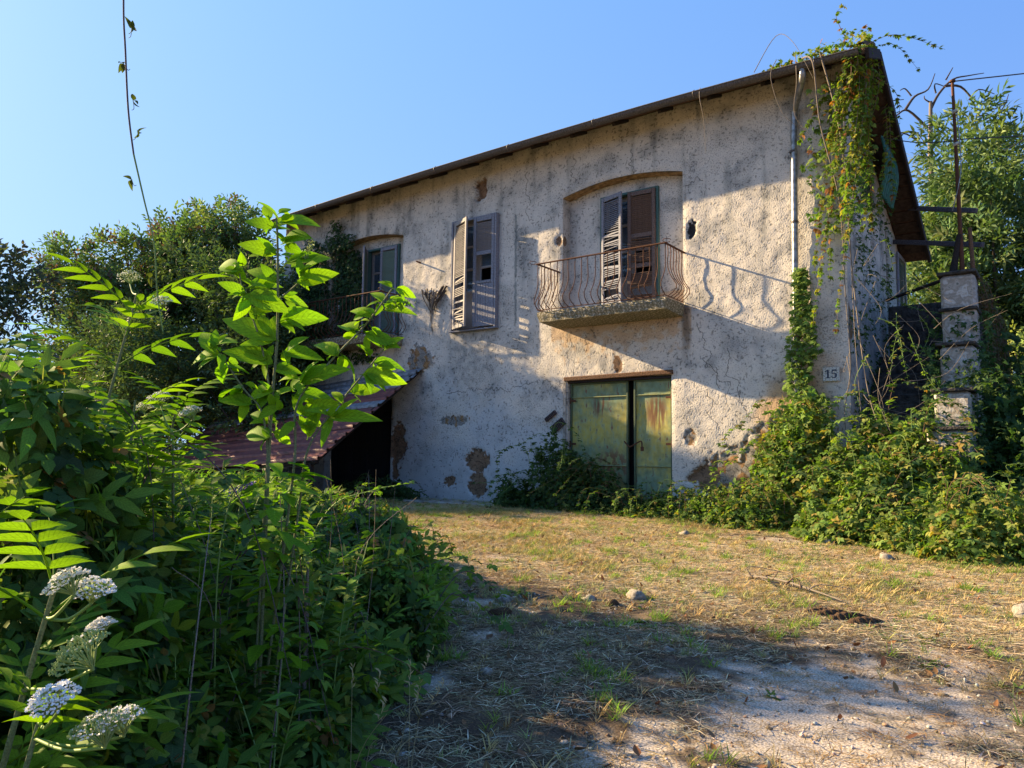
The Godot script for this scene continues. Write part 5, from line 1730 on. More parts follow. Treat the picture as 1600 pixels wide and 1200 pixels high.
func build_elders() -> void:
	elder("elder_plant", "nearest elder plant at the lower left corner with the largest white flower clusters", Vector3(-1.78, -0.34, 12.0), 0.85, Vector3(0.05, 0, -0.1), 0.2, 8, 0.30, [[Vector3(0.30, 0.89, -0.14), 0.045, 0.75], [Vector3(0.345, 0.975, -0.0), 0.04, 0.95], [Vector3(0.31, 0.89, -0.1), 0.055, 0.45]])
	elder("elder_plant", "elder plant at the left edge with two white flower clusters under a lit leaf", Vector3(-1.95, -0.34, 11.95), 1.15, Vector3(0.2, 0, -0.08), 0.25, 8, 0.32, [[Vector3(0.33, 1.14, -0.04), 0.045, 0.97], [Vector3(0.31, 1.115, -0.1), 0.045, 0.9], [Vector3(0.27, 1.03, -0.14), 0.03, 0.97], [Vector3(0.43, 1.02, -0.03), 0.058, 0.03]])
	elder("elder_plant", "tall leaning elder plant with a bright top fan of leaves below the hanging creeper shoot", Vector3(-3.5, -0.3, 11.15), 2.02, Vector3(0.33, 0, -0.12), 0.42, 8, 0.34, [[Vector3(0.22, 2.11, -0.14), 0.05, 0.5], [Vector3(0.35, 2.0, -0.22), 0.045, 0.85]])
	elder("elder_plant", "elder plant with three pale flower clusters left of the sapling", Vector3(-3.05, -0.28, 10.85), 1.42, Vector3(-0.1, 0, 0.0), 0.4, 7, 0.28, [[Vector3(-0.22, 1.57, 0.0), 0.055, 0.8], [Vector3(0.05, 1.5, 0.01), 0.05, 0.85], [Vector3(-0.3, 1.53, 0.03), 0.04, 0.7]])
	var more := [[-2.35, 11.75, 1.05, 0.3], [-2.7, 11.6, 1.3, 0.32], [-3.1, 11.5, 1.5, 0.34], [-4.0, 11.25, 1.65, 0.34], [-4.6, 10.9, 1.6, 0.32], [-5.3, 10.8, 1.65, 0.34], [-4.0, 10.55, 1.35, 0.3], [-3.3, 11.0, 1.45, 0.3], [-6.2, 10.4, 1.6, 0.34], [-2.9, 11.2, 1.2, 0.28], [-1.62, 12.05, 0.62, 0.26], [-2.05, 11.75, 0.7, 0.28], [-3.6, 10.75, 1.5, 0.3], [-7.2, 10.0, 1.7, 0.36], [-5.0, 10.2, 1.35, 0.3]]
	for k in more.size():
		var s: Array = more[k]
		elder("elder_plant", "leafy elder plant without flowers in the left foreground", Vector3(s[0], ground_y(s[0], s[1]), s[1]), s[2] * 1.1, Vector3(r(-0.15, 0.25), 0, r(-0.15, 0.15)), 0.3, 8, s[3], [], "elder plants without flowers in the left foreground")
	# elders that stand to the left of the picture and shade the yard
	for k in 12:
		var z := r(9.8, 13.2)
		var x := -2.85 * maxf(12.6 - z, 0.0) - r(1.5, 3.6)
		if x < -2.85 * (12.6 - z) - 0.5 and x > -10.0:
			elder("elder_plant", "tall leafy elder plant beyond the left edge of the picture", Vector3(x, -0.33, z), r(1.3, 1.6), Vector3(r(-0.2, 0.2), 0, r(-0.2, 0.2)), 0.2, 9, 0.36, [], "elder plants beyond the left edge")

func build_vine() -> void:
	var t := thing("hanging_creeper_shoot", "long thin creeper shoot hanging down against the sky at upper left", "creeper", Vector3(-2.36, 2.0, 11.47))
	var g := Geo.new()
	g.tube(curve([Vector3(0.02, 1.6, 0.12), Vector3(0.0, 0.9, 0.075), Vector3(0.0, 0.49, 0.06), Vector3(-0.01, 0.33, 0.04), Vector3(-0.01, 0.14, 0.02), Vector3(0, 0, 0)], 6), 0.0032, 0.0032, 6)
	obj("stem", g.done(), M.purple_stem, t)
	var g2 := Geo.new()
	g2.tube(curve([Vector3(0, 0, 0), Vector3(0.02, -0.14, -0.03), Vector3(0.04, -0.28, -0.06), Vector3(0.04, -0.44, -0.08), Vector3(0.05, -0.56, -0.1)], 6), 0.0032, 0.002, 6)
	var tip := obj("stem", g2.done(), M.green_stem, t)
	tip.set_meta("label", "yellow green lower end of the shoot")
	var m: StandardMaterial3D = M.leaf.duplicate()
	m.vertex_color_use_as_albedo = false
	m.albedo_color = Color(0.12, 0.15, 0.05).linear_to_srgb()
	for e: Array in [[0.51, -1.0], [0.37, 1.0], [0.27, -1.0], [0.14, 1.0], [0.045, 1.0], [-0.1, -1.0], [-0.42, 1.0], [-0.3, -1.0]]:
		var y: float = e[0]
		var s: float = e[1]
		var st := Vector3(0.04 * maxf(0.0, -y * 2.0), y, 0.1 * y)
		var hub := st + Vector3(0.024 * s, 0.022, r(-0.01, 0.01))
		var p := Geo.new()
		p.tube(curve([st, st + Vector3(0.014 * s, 0.002, 0), hub], 3), 0.0011, 0.0008, 4)
		obj("leaf_stalk", p.done(), M.purple_stem, t)
		var n := 4 if y > 0.3 else 3
		for k in n:
			var an := (k - 1.2) * 1.0
			var l := Geo.new()
			l.leaf(Transform3D(), r(0.026, 0.036), r(0.012, 0.017), 0.35, 0.4, 5, 0.65)
			obj("leaf", l.done(), m, t, at(hub, facing(Vector3(s * cos(an), sin(an) * 0.9 - 0.1, r(-0.4, 0.4)), Vector3.UP + rv(0.6))))

func build_climbers() -> void:
	var green := [Color(0.11, 0.18, 0.04), Color(0.14, 0.21, 0.05), Color(0.085, 0.15, 0.035), Color(0.12, 0.19, 0.04)]
	var autumn := green + green + [Color(0.22, 0.22, 0.045), Color(0.20, 0.2, 0.04), Color(0.22, 0.10, 0.04), Color(0.13, 0.2, 0.045)]
	var lf := five_leaf(0.085)
	# the curtain from the roof corner
	var t := thing("creeper_curtain", "curtain of green, yellow and reddish creeper hanging from the roof corner", "creeper")
	var l := Leaves.new()
	for k in 34:
		var u := rng.randf()
		var s := Vector3(-2.3 - 0.45 * r(0, 1) * u, 0, 0.68 - 2.0 * (1.0 - u) * rng.randf()) if k % 3 else Vector3(r(-3.0, -2.3), 0, r(0.15, 0.75))
		s.y = roof_y(s.x, s.z) + 0.14
		if s.z < 0.6 and s.x < -2.32:
			s.y -= 0.3
		var len := r(0.7, 2.9) if k % 6 else r(3.0, 4.6)
		var sway := Vector3(r(-0.45, 0.05), 0, r(-0.3, 0.25))
		cane(t, [s, s + Vector3(0.02, -len * 0.3, 0.05), s + sway * 0.6 + Vector3(0, -len * 0.7, 0), s + sway + Vector3(0, -len, 0)], 0.006, M.brown_stem if k % 2 else M.dead_wood, l, 0.034 if k % 6 else 0.06, 0.65, 1.35, autumn, "strand")
	for k in 520:   # the thick part, round the corner of the wall
		var y := r(4.6, 6.9)
		var w := 0.52 - 0.1 * absf(y - 5.6)
		var q := Vector3(-2.75 + r(-w, w * 0.9), y, r(-0.2, 0.65))
		if q.x < X1 - 0.02 and q.z < 0.06:
			q.z = r(0.05, 0.4)
		l.add(at(q, facing(rv(1.0) + Vector3(0, -0.3, 0.3), Vector3(0.2, 0.7, 1) + rv(0.5), r(0.65, 1.3))), shade(autumn[rng.randi() % autumn.size()]))
	for k in 380:   # over the roof corner
		var x := -2.3 - 1.55 * pow(rng.randf(), 1.4)
		var z := r(-0.6, 0.75)
		var q := Vector3(x, roof_y(x, z) + 0.14 + pow(rng.randf(), 2.0) * 0.34 * (1.0 - clampf((-2.3 - x) / 1.7, 0, 1)), z)
		l.add(at(q, facing(rv(1.0), Vector3.UP + rv(0.6), r(0.6, 1.2))), shade(autumn[rng.randi() % autumn.size()]))
	for e: Array in [[Vector3(-2.3, 7.3, 0.6), Vector3(-1.9, 7.45, 0.4), Vector3(-1.3, 7.2, 0.0)], [Vector3(-2.3, 7.5, 0.1), Vector3(-2.0, 7.55, -0.1), Vector3(-1.7, 7.1, -0.2)], [Vector3(-2.6, 7.6, 0.5), Vector3(-2.7, 7.95, 0.6), Vector3(-2.55, 8.05, 0.6)], [Vector3(-2.2, 6.9, 0.3), Vector3(-1.95, 6.6, 0.2), Vector3(-1.95, 6.2, 0.0)], [Vector3(-2.2, 6.2, -0.6), Vector3(-1.9, 6.3, -0.7), Vector3(-1.75, 5.9, -0.8)]]:
		cane(t, e, 0.005, M.brown_stem, l, 0.05, 0.6, 1.1, autumn, "strand")
	leaves_of(t, lf, M.leaf, l, "leaf", 300)
	for e: Array in [[Vector3(-3.2, 7.35, 0.7), Vector3(-3.0, 7.15, 0.85), Vector3(-2.95, 6.2, 0.7), Vector3(-2.75, 5.0, 0.5), Vector3(-2.72, 3.6, 0.42), Vector3(-2.66, 2.4, 0.5), Vector3(-2.75, 1.6, 0.55), Vector3(-2.55, 0.3, 0.7)],
		[Vector3(-2.9, 7.3, 0.8), Vector3(-2.7, 6.0, 0.5), Vector3(-2.62, 4.0, 0.4), Vector3(-2.5, 2.6, 0.45), Vector3(-2.4, 1.9, 0.5), Vector3(-2.2, 1.2, 0.7), Vector3(-2.3, 0.4, 0.9)],
		[Vector3(-2.65, 4.4, 0.3), Vector3(-2.62, 3.0, 0.34), Vector3(-2.55, 1.6, 0.4), Vector3(-2.5, 0.0, 0.5)],
		[Vector3(-2.75, 2.6, 0.3), Vector3(-2.7, 2.1, 0.45), Vector3(-3.0, 1.75, 0.55), Vector3(-3.3, 1.65, 0.5)],
		[Vector3(-4.9, 7.35, 0.7), Vector3(-4.85, 7.1, 0.85), Vector3(-4.8, 6.7, 0.8), Vector3(-4.85, 6.2, 0.6)],
		[Vector3(-3.6, 7.45, 0.7), Vector3(-3.65, 7.1, 0.85), Vector3(-3.5, 6.5, 0.75), Vector3(-3.2, 6.2, 0.6)],
		[Vector3(-3.3, 7.45, 0.7), Vector3(-3.25, 6.9, 0.85), Vector3(-3.3, 6.4, 0.8), Vector3(-3.05, 6.0, 0.6)],
		[Vector3(-4.0, 7.4, 0.6), Vector3(-3.6, 7.85, 0.7), Vector3(-3.3, 7.6, 0.8), Vector3(-3.0, 6.9, 0.85)]]:
		cane(t, e, 0.014 if e.size() > 5 else 0.007, M.dead_wood, null, 1.0, 1, 1, green, "woody_stem")
	# up the downpipe
	var d := thing("pipe_creeper", "bright green creeper climbing the downpipe from the ground to half its height", "creeper")
	var dl := Leaves.new()
	for k in 1900:
		var y := 4.0 * pow(rng.randf(), 1.15) + 0.1
		var w := lerpf(0.62, 0.12, clampf((y - 0.6) / 3.2, 0, 1))
		var q := Vector3(-3.46 + r(-0.75, 1.0) * w, y, 0.07 + rng.randf() * (0.14 + 0.22 * w))
		if absf(q.x + 3.05) < 0.26 and absf(q.y - 2.36) < 0.3:
			continue
		dl.add(at(q, facing(Vector3(r(-1, 1), r(-1.0, 0.2), r(0, 1)), Vector3(-0.1, 0.75, 1) + rv(0.4), r(0.6, 1.3))), shade(green[rng.randi() % 4]))
	cane(d, [Vector3(-3.4, 0.0, 0.2), Vector3(-3.48, 1.5, 0.18), Vector3(-3.45, 3.0, 0.17), Vector3(-3.42, 4.1, 0.15)], 0.012, M.brown_stem, dl, 0.05, 0.6, 1.1, green, "strand")
	leaves_of(d, lf, M.leaf, dl, "leaf", 200)
	# ivy over the left balcony
	var iv := thing("balcony_ivy", "dark ivy covering the wall and the door of the left balcony", "ivy")
	var il := Leaves.new()
	var ivc := [Color(0.03, 0.065, 0.03), Color(0.04, 0.08, 0.03), Color(0.025, 0.05, 0.03), Color(0.055, 0.10, 0.035)]
	for k in 11000:
		var x := r(-16.6, -13.35)
		var y := r(3.2, 7.0)
		var top := 6.15 + 0.7 * exp(-pow((x + 14.95) / 0.28, 2.0)) + 0.62 * exp(-pow((x + 14.35) / 0.14, 2.0)) + 0.3 * exp(-pow((x + 15.9) / 0.3, 2.0)) - 2.6 * smoothstep(-14.5, -13.6, x) + FN.get_noise_2d(x * 120.0, y * 120.0) * 0.45
		if y > top:
			continue
		var deep := -0.2 if x > -15.2 and y < 6.1 else 0.03
		var q := Vector3(x, y, deep + rng.randf() * (0.3 + (0.5 if y < 4.9 and x < -14.9 else 0.0)))
		il.add(at(q, facing(Vector3(r(-1, 1), r(-1, 0.3), 0.2), Vector3(0.1, 0.5, 1) + rv(0.5), r(0.8, 1.7))), shade(ivc[rng.randi() % 4], 0.35))
	mass("foliage", five_leaf(0.06, 3), M.leaf, il, iv)

func bumps(list: Array, rough: float) -> Callable:
	return func(x: float, z: float) -> float:
		var h := -1.0
		for b: Array in list:
			var d: float = Vector2((x - b[0]) / b[2], (z - b[1]) / b[3]).length()
			if d < 1.0:
				h = maxf(h, b[4] * pow(1.0 - d * d, 0.6))
		return h * (1.0 + rough * FN.get_noise_2d(x * 60.0, z * 60.0) + 0.5 * rough * FN.get_noise_2d(x * 170.0, z * 170.0)) if h > 0.0 else -1.0

func clump_plant(called: String, label: String, cat: String, list: Array, n: int, leaf: Mesh, s0: float, s1: float, cols: Array, canes: int, thick := 0.16) -> Node3D:
	var t := thing(called, label, cat)
	var l := Leaves.new()
	var hull := bumps(list, 0.95)
	var lo := Vector2(99, 99)
	var hi := Vector2(-99, -99)
	for b: Array in list:
		lo = lo.min(Vector2(b[0] - b[2], b[1] - b[3]))
		hi = hi.max(Vector2(b[0] + b[2], b[1] + b[3]))
	mound([l], hull, Rect2(lo, hi - lo), n, thick, s0, s1, cols)
	for k in canes:
		var b: Array = list[k % list.size()]
		var s := Vector3(b[0] + r(-0.6, 0.6) * b[2], 0, b[1] + r(-0.6, 0.6) * b[3])
		var h: float = hull.call(s.x, s.z)
		s.y = ground_y(s.x, s.z) + maxf(h, 0.1) * 0.5
		var d := Vector3(r(-1, 1), 0, r(-0.3, 1)).normalized()
		cane(t, [s, s + d * 0.2 + Vector3(0, h * 0.5 + r(0.05, 0.3), 0), s + d * r(0.4, 0.8) + Vector3(0, h * 0.5 + r(-0.1, 0.35), 0), s + d * r(0.7, 1.1) + Vector3(0, h * 0.5 + r(-0.4, 0.2), 0)], 0.005, M.brown_stem if k % 2 else M.green_stem, l, 0.05, s0 * 0.8, s1 * 0.9, cols)
	mass("foliage", leaf, M.leaf, l, t)
	return t

func build_mounds() -> void:
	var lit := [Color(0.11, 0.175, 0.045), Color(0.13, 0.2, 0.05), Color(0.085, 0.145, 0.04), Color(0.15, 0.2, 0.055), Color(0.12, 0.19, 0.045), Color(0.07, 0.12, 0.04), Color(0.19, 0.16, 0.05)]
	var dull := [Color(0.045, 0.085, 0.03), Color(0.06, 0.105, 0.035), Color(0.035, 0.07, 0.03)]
	var tri := Geo.new()
	for k in 3:
		var a := (k - 1) * 1.15
		tri.leaf(at(Vector3(0.02, 0, 0), facing(Vector3(cos(a), 0.05, sin(a)), Vector3.UP)), 0.055, 0.034, 0.25, 0.25, 3, 0.7)
	var tm := tri.done()
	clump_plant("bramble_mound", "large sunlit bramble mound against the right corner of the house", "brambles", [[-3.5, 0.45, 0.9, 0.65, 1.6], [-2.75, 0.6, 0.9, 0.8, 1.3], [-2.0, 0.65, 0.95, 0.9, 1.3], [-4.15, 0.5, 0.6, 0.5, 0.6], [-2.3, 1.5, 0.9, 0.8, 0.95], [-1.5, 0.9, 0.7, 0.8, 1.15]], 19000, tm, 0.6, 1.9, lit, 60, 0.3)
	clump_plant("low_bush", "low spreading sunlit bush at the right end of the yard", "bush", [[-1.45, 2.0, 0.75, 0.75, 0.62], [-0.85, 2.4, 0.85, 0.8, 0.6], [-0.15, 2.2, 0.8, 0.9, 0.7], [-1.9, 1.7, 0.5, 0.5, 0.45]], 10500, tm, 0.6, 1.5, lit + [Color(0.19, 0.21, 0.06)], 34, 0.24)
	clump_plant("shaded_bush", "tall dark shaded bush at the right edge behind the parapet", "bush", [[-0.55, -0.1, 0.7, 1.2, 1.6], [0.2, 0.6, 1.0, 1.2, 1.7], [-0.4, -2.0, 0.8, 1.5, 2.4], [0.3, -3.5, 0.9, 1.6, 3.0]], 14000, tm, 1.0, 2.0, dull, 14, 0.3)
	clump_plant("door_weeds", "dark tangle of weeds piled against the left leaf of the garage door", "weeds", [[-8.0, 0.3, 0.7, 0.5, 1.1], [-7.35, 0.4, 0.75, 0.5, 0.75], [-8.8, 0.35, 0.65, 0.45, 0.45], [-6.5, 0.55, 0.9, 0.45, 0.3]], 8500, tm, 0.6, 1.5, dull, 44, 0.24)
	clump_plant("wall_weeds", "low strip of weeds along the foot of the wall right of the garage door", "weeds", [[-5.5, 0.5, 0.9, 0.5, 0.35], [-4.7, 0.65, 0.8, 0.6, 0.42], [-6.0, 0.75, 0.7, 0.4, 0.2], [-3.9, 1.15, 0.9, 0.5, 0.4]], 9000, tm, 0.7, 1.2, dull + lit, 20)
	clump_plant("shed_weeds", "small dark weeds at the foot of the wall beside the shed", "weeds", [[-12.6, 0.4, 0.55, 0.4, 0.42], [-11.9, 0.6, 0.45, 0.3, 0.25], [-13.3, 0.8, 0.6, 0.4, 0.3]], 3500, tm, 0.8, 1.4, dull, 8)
	# ivy on the parapet and dry vines down the terrace side
	var iv := thing("parapet_ivy", "dark green ivy hanging over the middle of the stepped parapet", "ivy")
	var il := Leaves.new()
	for k in 6500:
		var y := r(0.4, 3.35)
		var z := r(-1.6, 1.3)
		var q := Vector3(-1.36 + r(-0.42, 0.42), y, z + r(0.0, 0.3))
		if y > 3.35 - (z + 1.0) * 1.15 + FN.get_noise_2d(q.x * 90.0, z * 90.0) * 0.7:
			continue
		if q.y < 2.0 and rng.randf() < 0.25:
			continue
		il.add(at(q, facing(rv(1.0) + Vector3(0, -0.4, 0.3), Vector3(0.2, 0.6, 1) + rv(0.5), r(0.8, 1.5))), shade(dull[rng.randi() % 3] if rng.randf() < 0.99 else Color(0.4, 0.25, 0.03), 0.35))
	mass("foliage", five_leaf(0.06, 3), M.leaf, il, iv)
	var dv := thing("dry_vines", "brown dry vines covering the side of the terrace wall", "vines")
	var dl := Leaves.new()
	for k in 60:
		var z := r(-5.5, -1.2)
		var y := 3.95 + r(-0.3, 0.3)
		cane(dv, [Vector3(-1.25, y, z), Vector3(-1.08 + r(0, 0.1), y - 0.5, z + r(-0.2, 0.2)), Vector3(-1.1 + r(0, 0.16), y - 1.6, z + r(-0.3, 0.3)), Vector3(-1.1, y - r(2, 3.5), z + r(-0.3, 0.3))], 0.007, M.brown_stem, dl, 0.035, 0.7, 1.3, [Color(0.09, 0.07, 0.045), Color(0.07, 0.085, 0.035), Color(0.11, 0.085, 0.05)])
	mass("foliage", five_leaf(0.06, 3), M.leaf, dl, dv)
	var sv := thing("stair_tangle", "thin bare stems tangled across the dark staircase opening", "vines")
	var sl := Leaves.new()
	for k in 64:
		var a := Vector3(r(-2.7, -1.5), r(0.8, 4.2), r(-0.6, 0.8))
		var b := a + Vector3(r(-0.3, 1.0), r(-1.2, 0.7), r(-0.2, 0.3))
		cane(sv, [a, a.lerp(b, 0.5) + rv(0.2), b], 0.005, M.dead_wood if k % 3 else M.green_stem, sl if k % 3 == 0 else null, 0.045, 0.5, 1.0, lit + dull, "stem")
	mass("foliage", tm, M.leaf, sl, sv)
	# ivy on the gable wall and the corner
	var gi := thing("gable_ivy", "sparse ivy and bare stems creeping up the shaded gable wall", "ivy")
	var gl := Leaves.new()
	for k in 1500:
		var z := -3.4 * pow(rng.randf(), 1.2)
		var y := r(1.4, 5.9)
		if FN.get_noise_2d(z * 50.0, y * 40.0) < -0.05:
			continue
		gl.add(at(Vector3(X1 + 0.02 + rng.randf() * 0.12, y, z), facing(rv(1.0), Vector3(1, 0.5, 0.3) + rv(0.4), r(0.7, 1.4))), shade(dull[rng.randi() % 3], 0.35))
	mass("foliage", five_leaf(0.06, 3), M.leaf, gl, gi)

func build_trees() -> void:
	var s1 := [sprig(9, 0.34, 0.13, 0.055, 0.8), sprig(7, 0.28, 0.12, 0.06, 1.0)]
	var base := Vector3(-21.3, 0, 1.1)
	var cl := []
	for k in 130:
		var u := r(-2.75, 2.4)
		var w := r(-1.2, 1.2)
		var top := 6.3 + 1.6 * smoothstep(-2.6, 1.5, u) + FN.get_noise_2d(u * 65.0, w * 25.0) * 0.9
		var y := r(0.25, 1.0) * top - 0.3
		cl.append([Vector3(0.803 * u - 0.594 * w, y, -0.596 * u - 0.8 * w), r(0.5, 0.85)])
	for e: Array in [[2.3, 8.1], [1.8, 8.1], [0.9, 7.9], [-0.2, 7.5], [-1.3, 7.0], [-2.3, 6.3]]:
		for k in 4:
			cl.append([Vector3(0.803 * e[0] + r(-0.1, 0.1), e[1] - 0.4 + 0.2 * k, -0.596 * e[0]), 0.32 - 0.05 * k])
	tree("elder_tree", "broad green tree left of the house, rising above the elder plants", base, 1.9, 0.17, cl, s1, 190.0, [Color(0.07, 0.12, 0.045), Color(0.09, 0.145, 0.05), Color(0.06, 0.10, 0.045), Color(0.12, 0.17, 0.05), Color(0.08, 0.13, 0.045), Color(0.07, 0.11, 0.05), Color(0.10, 0.06, 0.055)], 0.85, 1.35, "trees left of the house")
	base = Vector3(-16.0, 0, 1.5)
	cl = []
	for k in 90:
		var x := r(-18.6, -14.9)
		var z := r(0.5, 2.3)
		var top := minf(4.07 - 0.46 * (x + 11.0) - 0.14 * z - 1.05, 6.0)
		cl.append([Vector3(x, r(0.3, 1.0) * top, z) - base, r(0.4, 0.6)])
	tree("wall_tree", "dark tree against the house wall before the ivy covered balcony", base, 1.5, 0.12, cl, s1, 170.0, [Color(0.035, 0.06, 0.03), Color(0.045, 0.075, 0.035), Color(0.055, 0.085, 0.035)], 0.75, 1.2, "trees left of the house")
	cl = []
	base = Vector3(-18.6, 0, 3.4)
	for k in 44:
		var p := rv()
		cl.append([Vector3(p.x * 1.3, 2.2 + p.y * 1.9, p.z * 0.9), r(0.4, 0.65)])
	tree("rounded_bush", "dull green rounded bush left of the shed roof", base, 0.7, 0.07, cl, s1, 150.0, [Color(0.05, 0.08, 0.035), Color(0.065, 0.1, 0.04)], 0.7, 1.1)
	cl = []
	base = Vector3(-9.5, 0, 9.7)
	for k in 40:
		var p := rv()
		if p.length() > 1.0:
			continue
		cl.append([Vector3(p.x * 1.0 - 0.1, 2.05 + p.y * 1.05, p.z * 0.9), r(0.25, 0.45)])
	tree("dark_tree", "dark bluish leafy tree at the far left edge against the sky", base, 1.0, 0.09, cl, s1, 260.0, [Color(0.04, 0.055, 0.04), Color(0.05, 0.07, 0.04), Color(0.06, 0.06, 0.05)], 0.5, 0.8, "trees left of the house")
	cl = []
	base = Vector3(-11.3, 0, 10.6)
	for k in 40:
		var p := rv()
		if p.length() > 1.0:
			continue
		cl.append([Vector3(p.x * 1.6, 2.9 + p.y * 1.4, p.z * 1.2 - 0.5), r(0.4, 0.65)])
	tree("yard_tree", "leafy tree beyond the left edge that shades the near part of the yard", base, 1.4, 0.13, cl, s1, 85.0, [Color(0.05, 0.07, 0.04), Color(0.06, 0.085, 0.04)], 0.7, 1.1)
	# chestnut on the right
	var s2 := [sprig(9, 0.32, 0.21, 0.055, 1.0, 0.4), sprig(7, 0.25, 0.19, 0.05, 1.2, 0.5)]
	base = Vector3(-1.2, 0, -13.0)
	cl = []
	for k in 105:
		var p := rv()
		if p.length() > 1.0:
			continue
		cl.append([Vector3(-0.7 + p.x * 2.7, 7.4 + p.y * 3.4, p.z * 2.2), r(0.6, 1.05)])
	for k in 40:
		cl.append([Vector3(r(-2.0, 3.4), r(2.2, 5.5), r(-1.0, 2.0)), r(0.6, 1.0)])
	tree("chestnut_tree", "large bright leafy tree behind the gable at the right edge", base, 3.0, 0.3, cl, s2, 90.0, [Color(0.06, 0.10, 0.04), Color(0.075, 0.115, 0.045), Color(0.045, 0.08, 0.035), Color(0.10, 0.135, 0.055)], 0.95, 1.6)
	base = Vector3(1.6, 0, -14.5)
	cl = []
	for k in 60:
		var p := rv()
		if p.length() > 1.0:
			continue
		cl.append([Vector3(p.x * 2.4, 5.6 + p.y * 3.2, p.z * 2.0), r(0.6, 1.0)])
	tree("shaded_tree", "darker tree half out of the picture at the right edge", base, 2.4, 0.22, cl, s2, 100.0, [Color(0.06, 0.09, 0.04), Color(0.075, 0.11, 0.04)], 0.8, 1.3)
	base = Vector3(-0.9, 0, -6.8)
	cl = []
	for k in 26:
		var p := rv()
		cl.append([Vector3(p.x * 0.8 + 0.3, 2.5 + p.y * 1.0, p.z * 0.8), r(0.3, 0.5)])
	tree("yellow_green_bush", "yellow green sunlit bush beyond the terrace at the right edge", base, 1.2, 0.06, cl, s1, 110.0, [Color(0.16, 0.2, 0.05), Color(0.19, 0.22, 0.06)], 0.6, 1.0)
	# dead branches above the chestnut
	var t := thing("dead_tree", "bare dead branches rising above the leafy tree at the right", "tree", Vector3(-3.4, 0, -15.0))
	var o := Vector3(0.05, 11.9, 0.05)
	var rt := Vector3(0.803, 0.0, -0.596) * 0.0212
	var up := Vector3(0.04, 1.0, 0.08) * 0.0212
	var tr := Geo.new()
	tr.tube(curve([Vector3(0.1, -0.2, 0), Vector3(0.0, 4.0, 0.1), o + up * -60.0, o, o + up * 42.0], 5), 0.13, 0.05, 7)
	obj("trunk", tr.done(), M.dead_wood, t)
	for e: Array in [[[0, 30], [8, 55], [25, 78], [45, 85], [64, 90]], [[8, 55], [2, 70], [14, 66]], [[0, 40], [-14, 46], [-20, 52]], [[24, 76], [30, 96]], [[22, 66], [42, 66], [60, 45], [80, 40]], [[-5, 0], [-40, 28], [-62, 22], [-85, 5]], [[-40, 28], [-30, 50], [-14, 62], [-8, 88]], [[-62, 22], [-75, 40], [-52, 46]], [[60, 45], [70, 62], [90, 56]], [[70, 30], [95, 32], [110, 44]], [[70, 20], [100, 22], [108, 18]], [[-20, -20], [-48, -8], [-60, -30]], [[-48, -8], [-30, -5], [-22, -18]], [[75, 10], [105, 30], [112, 56]], [[-85, 5], [-100, 20], [-95, 45]], [[-30, 50], [-45, 62], [-58, 60]]]:
		var p := []
		for k in e.size():
			p.append(o + rt * e[k][0] + up * e[k][1] + Vector3(0.08, 0, -0.1) * k)
		var g := Geo.new()
		g.tube(curve(p, 4), 0.05 if e.size() > 3 else 0.03, 0.012, 5)
		obj("branch", g.done(), M.bark, t)

# ---------- the scene ----------
func tell_apart(group: String, before: String, after: String) -> void:   # labels for alike plants, by their order in the picture
	var list := []
	for o in get_children():
		if o.get_meta("group", "") == group:
			list.append(o)
	var cam := Basis(Vector3(0.80292, 0.01125, -0.59598), Vector3(0.04466, 0.99588, 0.07896), Vector3(0.59441, -0.09001, 0.79911))
	var where := func(o: Node3D) -> float:
		var d: Vector3 = (o.position - Vector3(0, 1.07, 12.614)) * cam
		return d.x / maxf(0.1, -d.z)
	list.sort_custom(func(a, b): return where.call(a) < where.call(b))
	var words := ["leftmost", "second from the left", "third from the left", "fourth from the left", "fifth from the left", "sixth from the left", "seventh from the left", "eighth from the left", "ninth from the left", "tenth from the left"]
	var back := ["rightmost", "second from the right", "third from the right", "fourth from the right", "fifth from the right", "sixth from the right", "seventh from the right", "eighth from the right", "ninth from the right", "tenth from the right"]
	var n := list.size()
	for k in n:
		list[k].set_meta("label", before + " " + (words[k] if k <= n / 2 and k < 10 else back[mini(n - 1 - k, 9)]) + " " + after)

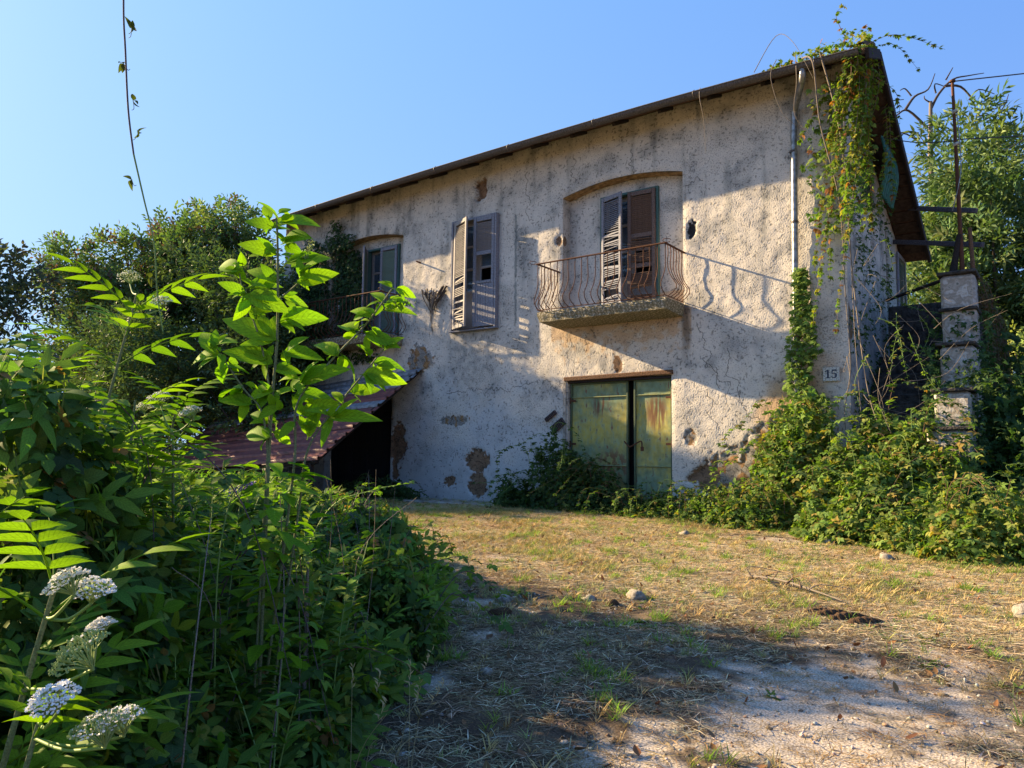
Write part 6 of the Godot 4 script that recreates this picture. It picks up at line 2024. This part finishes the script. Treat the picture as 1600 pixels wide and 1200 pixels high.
func sky_texture() -> ImageTexture:
	var w := 512
	var h := 256
	var im := Image.create(w, h, false, Image.FORMAT_RGBF)
	var s := -SUN.normalized()
	for y in h:
		var el := PI * (0.5 - (y + 0.5) / h)
		for x in w:
			var a := TAU * (x + 0.5) / w
			var d := Vector3(sin(a) * cos(el), sin(el), -cos(a) * cos(el))
			var c := Vector3(0.17, 0.155, 0.125)
			if el > 0.0:
				var cg := d.dot(s)
				var t := exp(-rad_to_deg(el) / 18.0)
				var k := pow((1.0 + cg) * 0.5, 2.0) * 0.8 + (0.6 * cg * cg if cg < 0.0 else 0.0)
				c = Vector3(0.05, 0.185, 0.65).lerp(Vector3(0.38, 0.62, 1.05), t).lerp(Vector3(0.29, 0.60, 1.05).lerp(Vector3(0.58, 0.86, 1.12), t), k)
				c += Vector3(1.0, 0.88, 0.68) * 1.2 * exp(-rad_to_deg(acos(clampf(cg, -1, 1))) / 12.0)
				c *= 0.295
			im.set_pixel(x, y, Color(c.x, c.y, c.z))
	return ImageTexture.create_from_image(im)

func _ready() -> void:
	rng.seed = 20240
	var cam := Camera3D.new()
	cam.name = "camera"
	cam.fov = 53.9
	cam.far = 1200.0
	cam.transform = Transform3D(Basis(Vector3(0.80292, 0.01125, -0.59598), Vector3(0.04466, 0.99588, 0.07896), Vector3(0.59441, -0.09001, 0.79911)).orthonormalized(), Vector3(0, 1.07, 12.614))
	add_child(cam)
	cam.current = true
	var env := Environment.new()
	env.background_mode = Environment.BG_SKY
	var pan := PanoramaSkyMaterial.new()
	pan.panorama = sky_texture()
	var sky := Sky.new()
	sky.sky_material = pan
	env.sky = sky
	env.tonemap_mode = Environment.TONE_MAPPER_LINEAR
	env.tonemap_exposure = 4.0
	env.sdfgi_enabled = true
	env.ssao_enabled = true
	env.ssil_enabled = true
	var we := WorldEnvironment.new()
	we.name = "environment"
	we.environment = env
	add_child(we)
	var sun := DirectionalLight3D.new()
	sun.name = "sun"
	sun.light_energy = 1.45
	sun.light_color = Color(1.0, 0.88, 0.68)
	sun.light_angular_distance = 0.55
	sun.shadow_enabled = true
	sun.look_at_from_position(Vector3.ZERO, SUN)
	add_child(sun)
	make_materials()
	var ss := mat("straw_solid", Color(0.62, 0.55, 0.38), 0.8)
	ss.albedo_color = lin(0.33, 0.27, 0.13)
	build_ground()
	build_house()
	build_stairs()
	build_trees()
	build_shed()
	build_details()
	build_loose()
	build_climbers()
	build_mounds()
	build_thicket()
	build_elders()
	build_sapling()
	build_vine()
	build_ground_cover()
	tell_apart("elder plants without flowers in the left foreground", "flowerless elder plant,", "of those in the left foreground")
	tell_apart("narrow leaved shoots in the thicket", "narrow leaved green shoot,", "of those rising from the thicket")
	tell_apart("pale grass stalks by the brambles", "pale dry grass stalk,", "of those at the foot of the brambles")
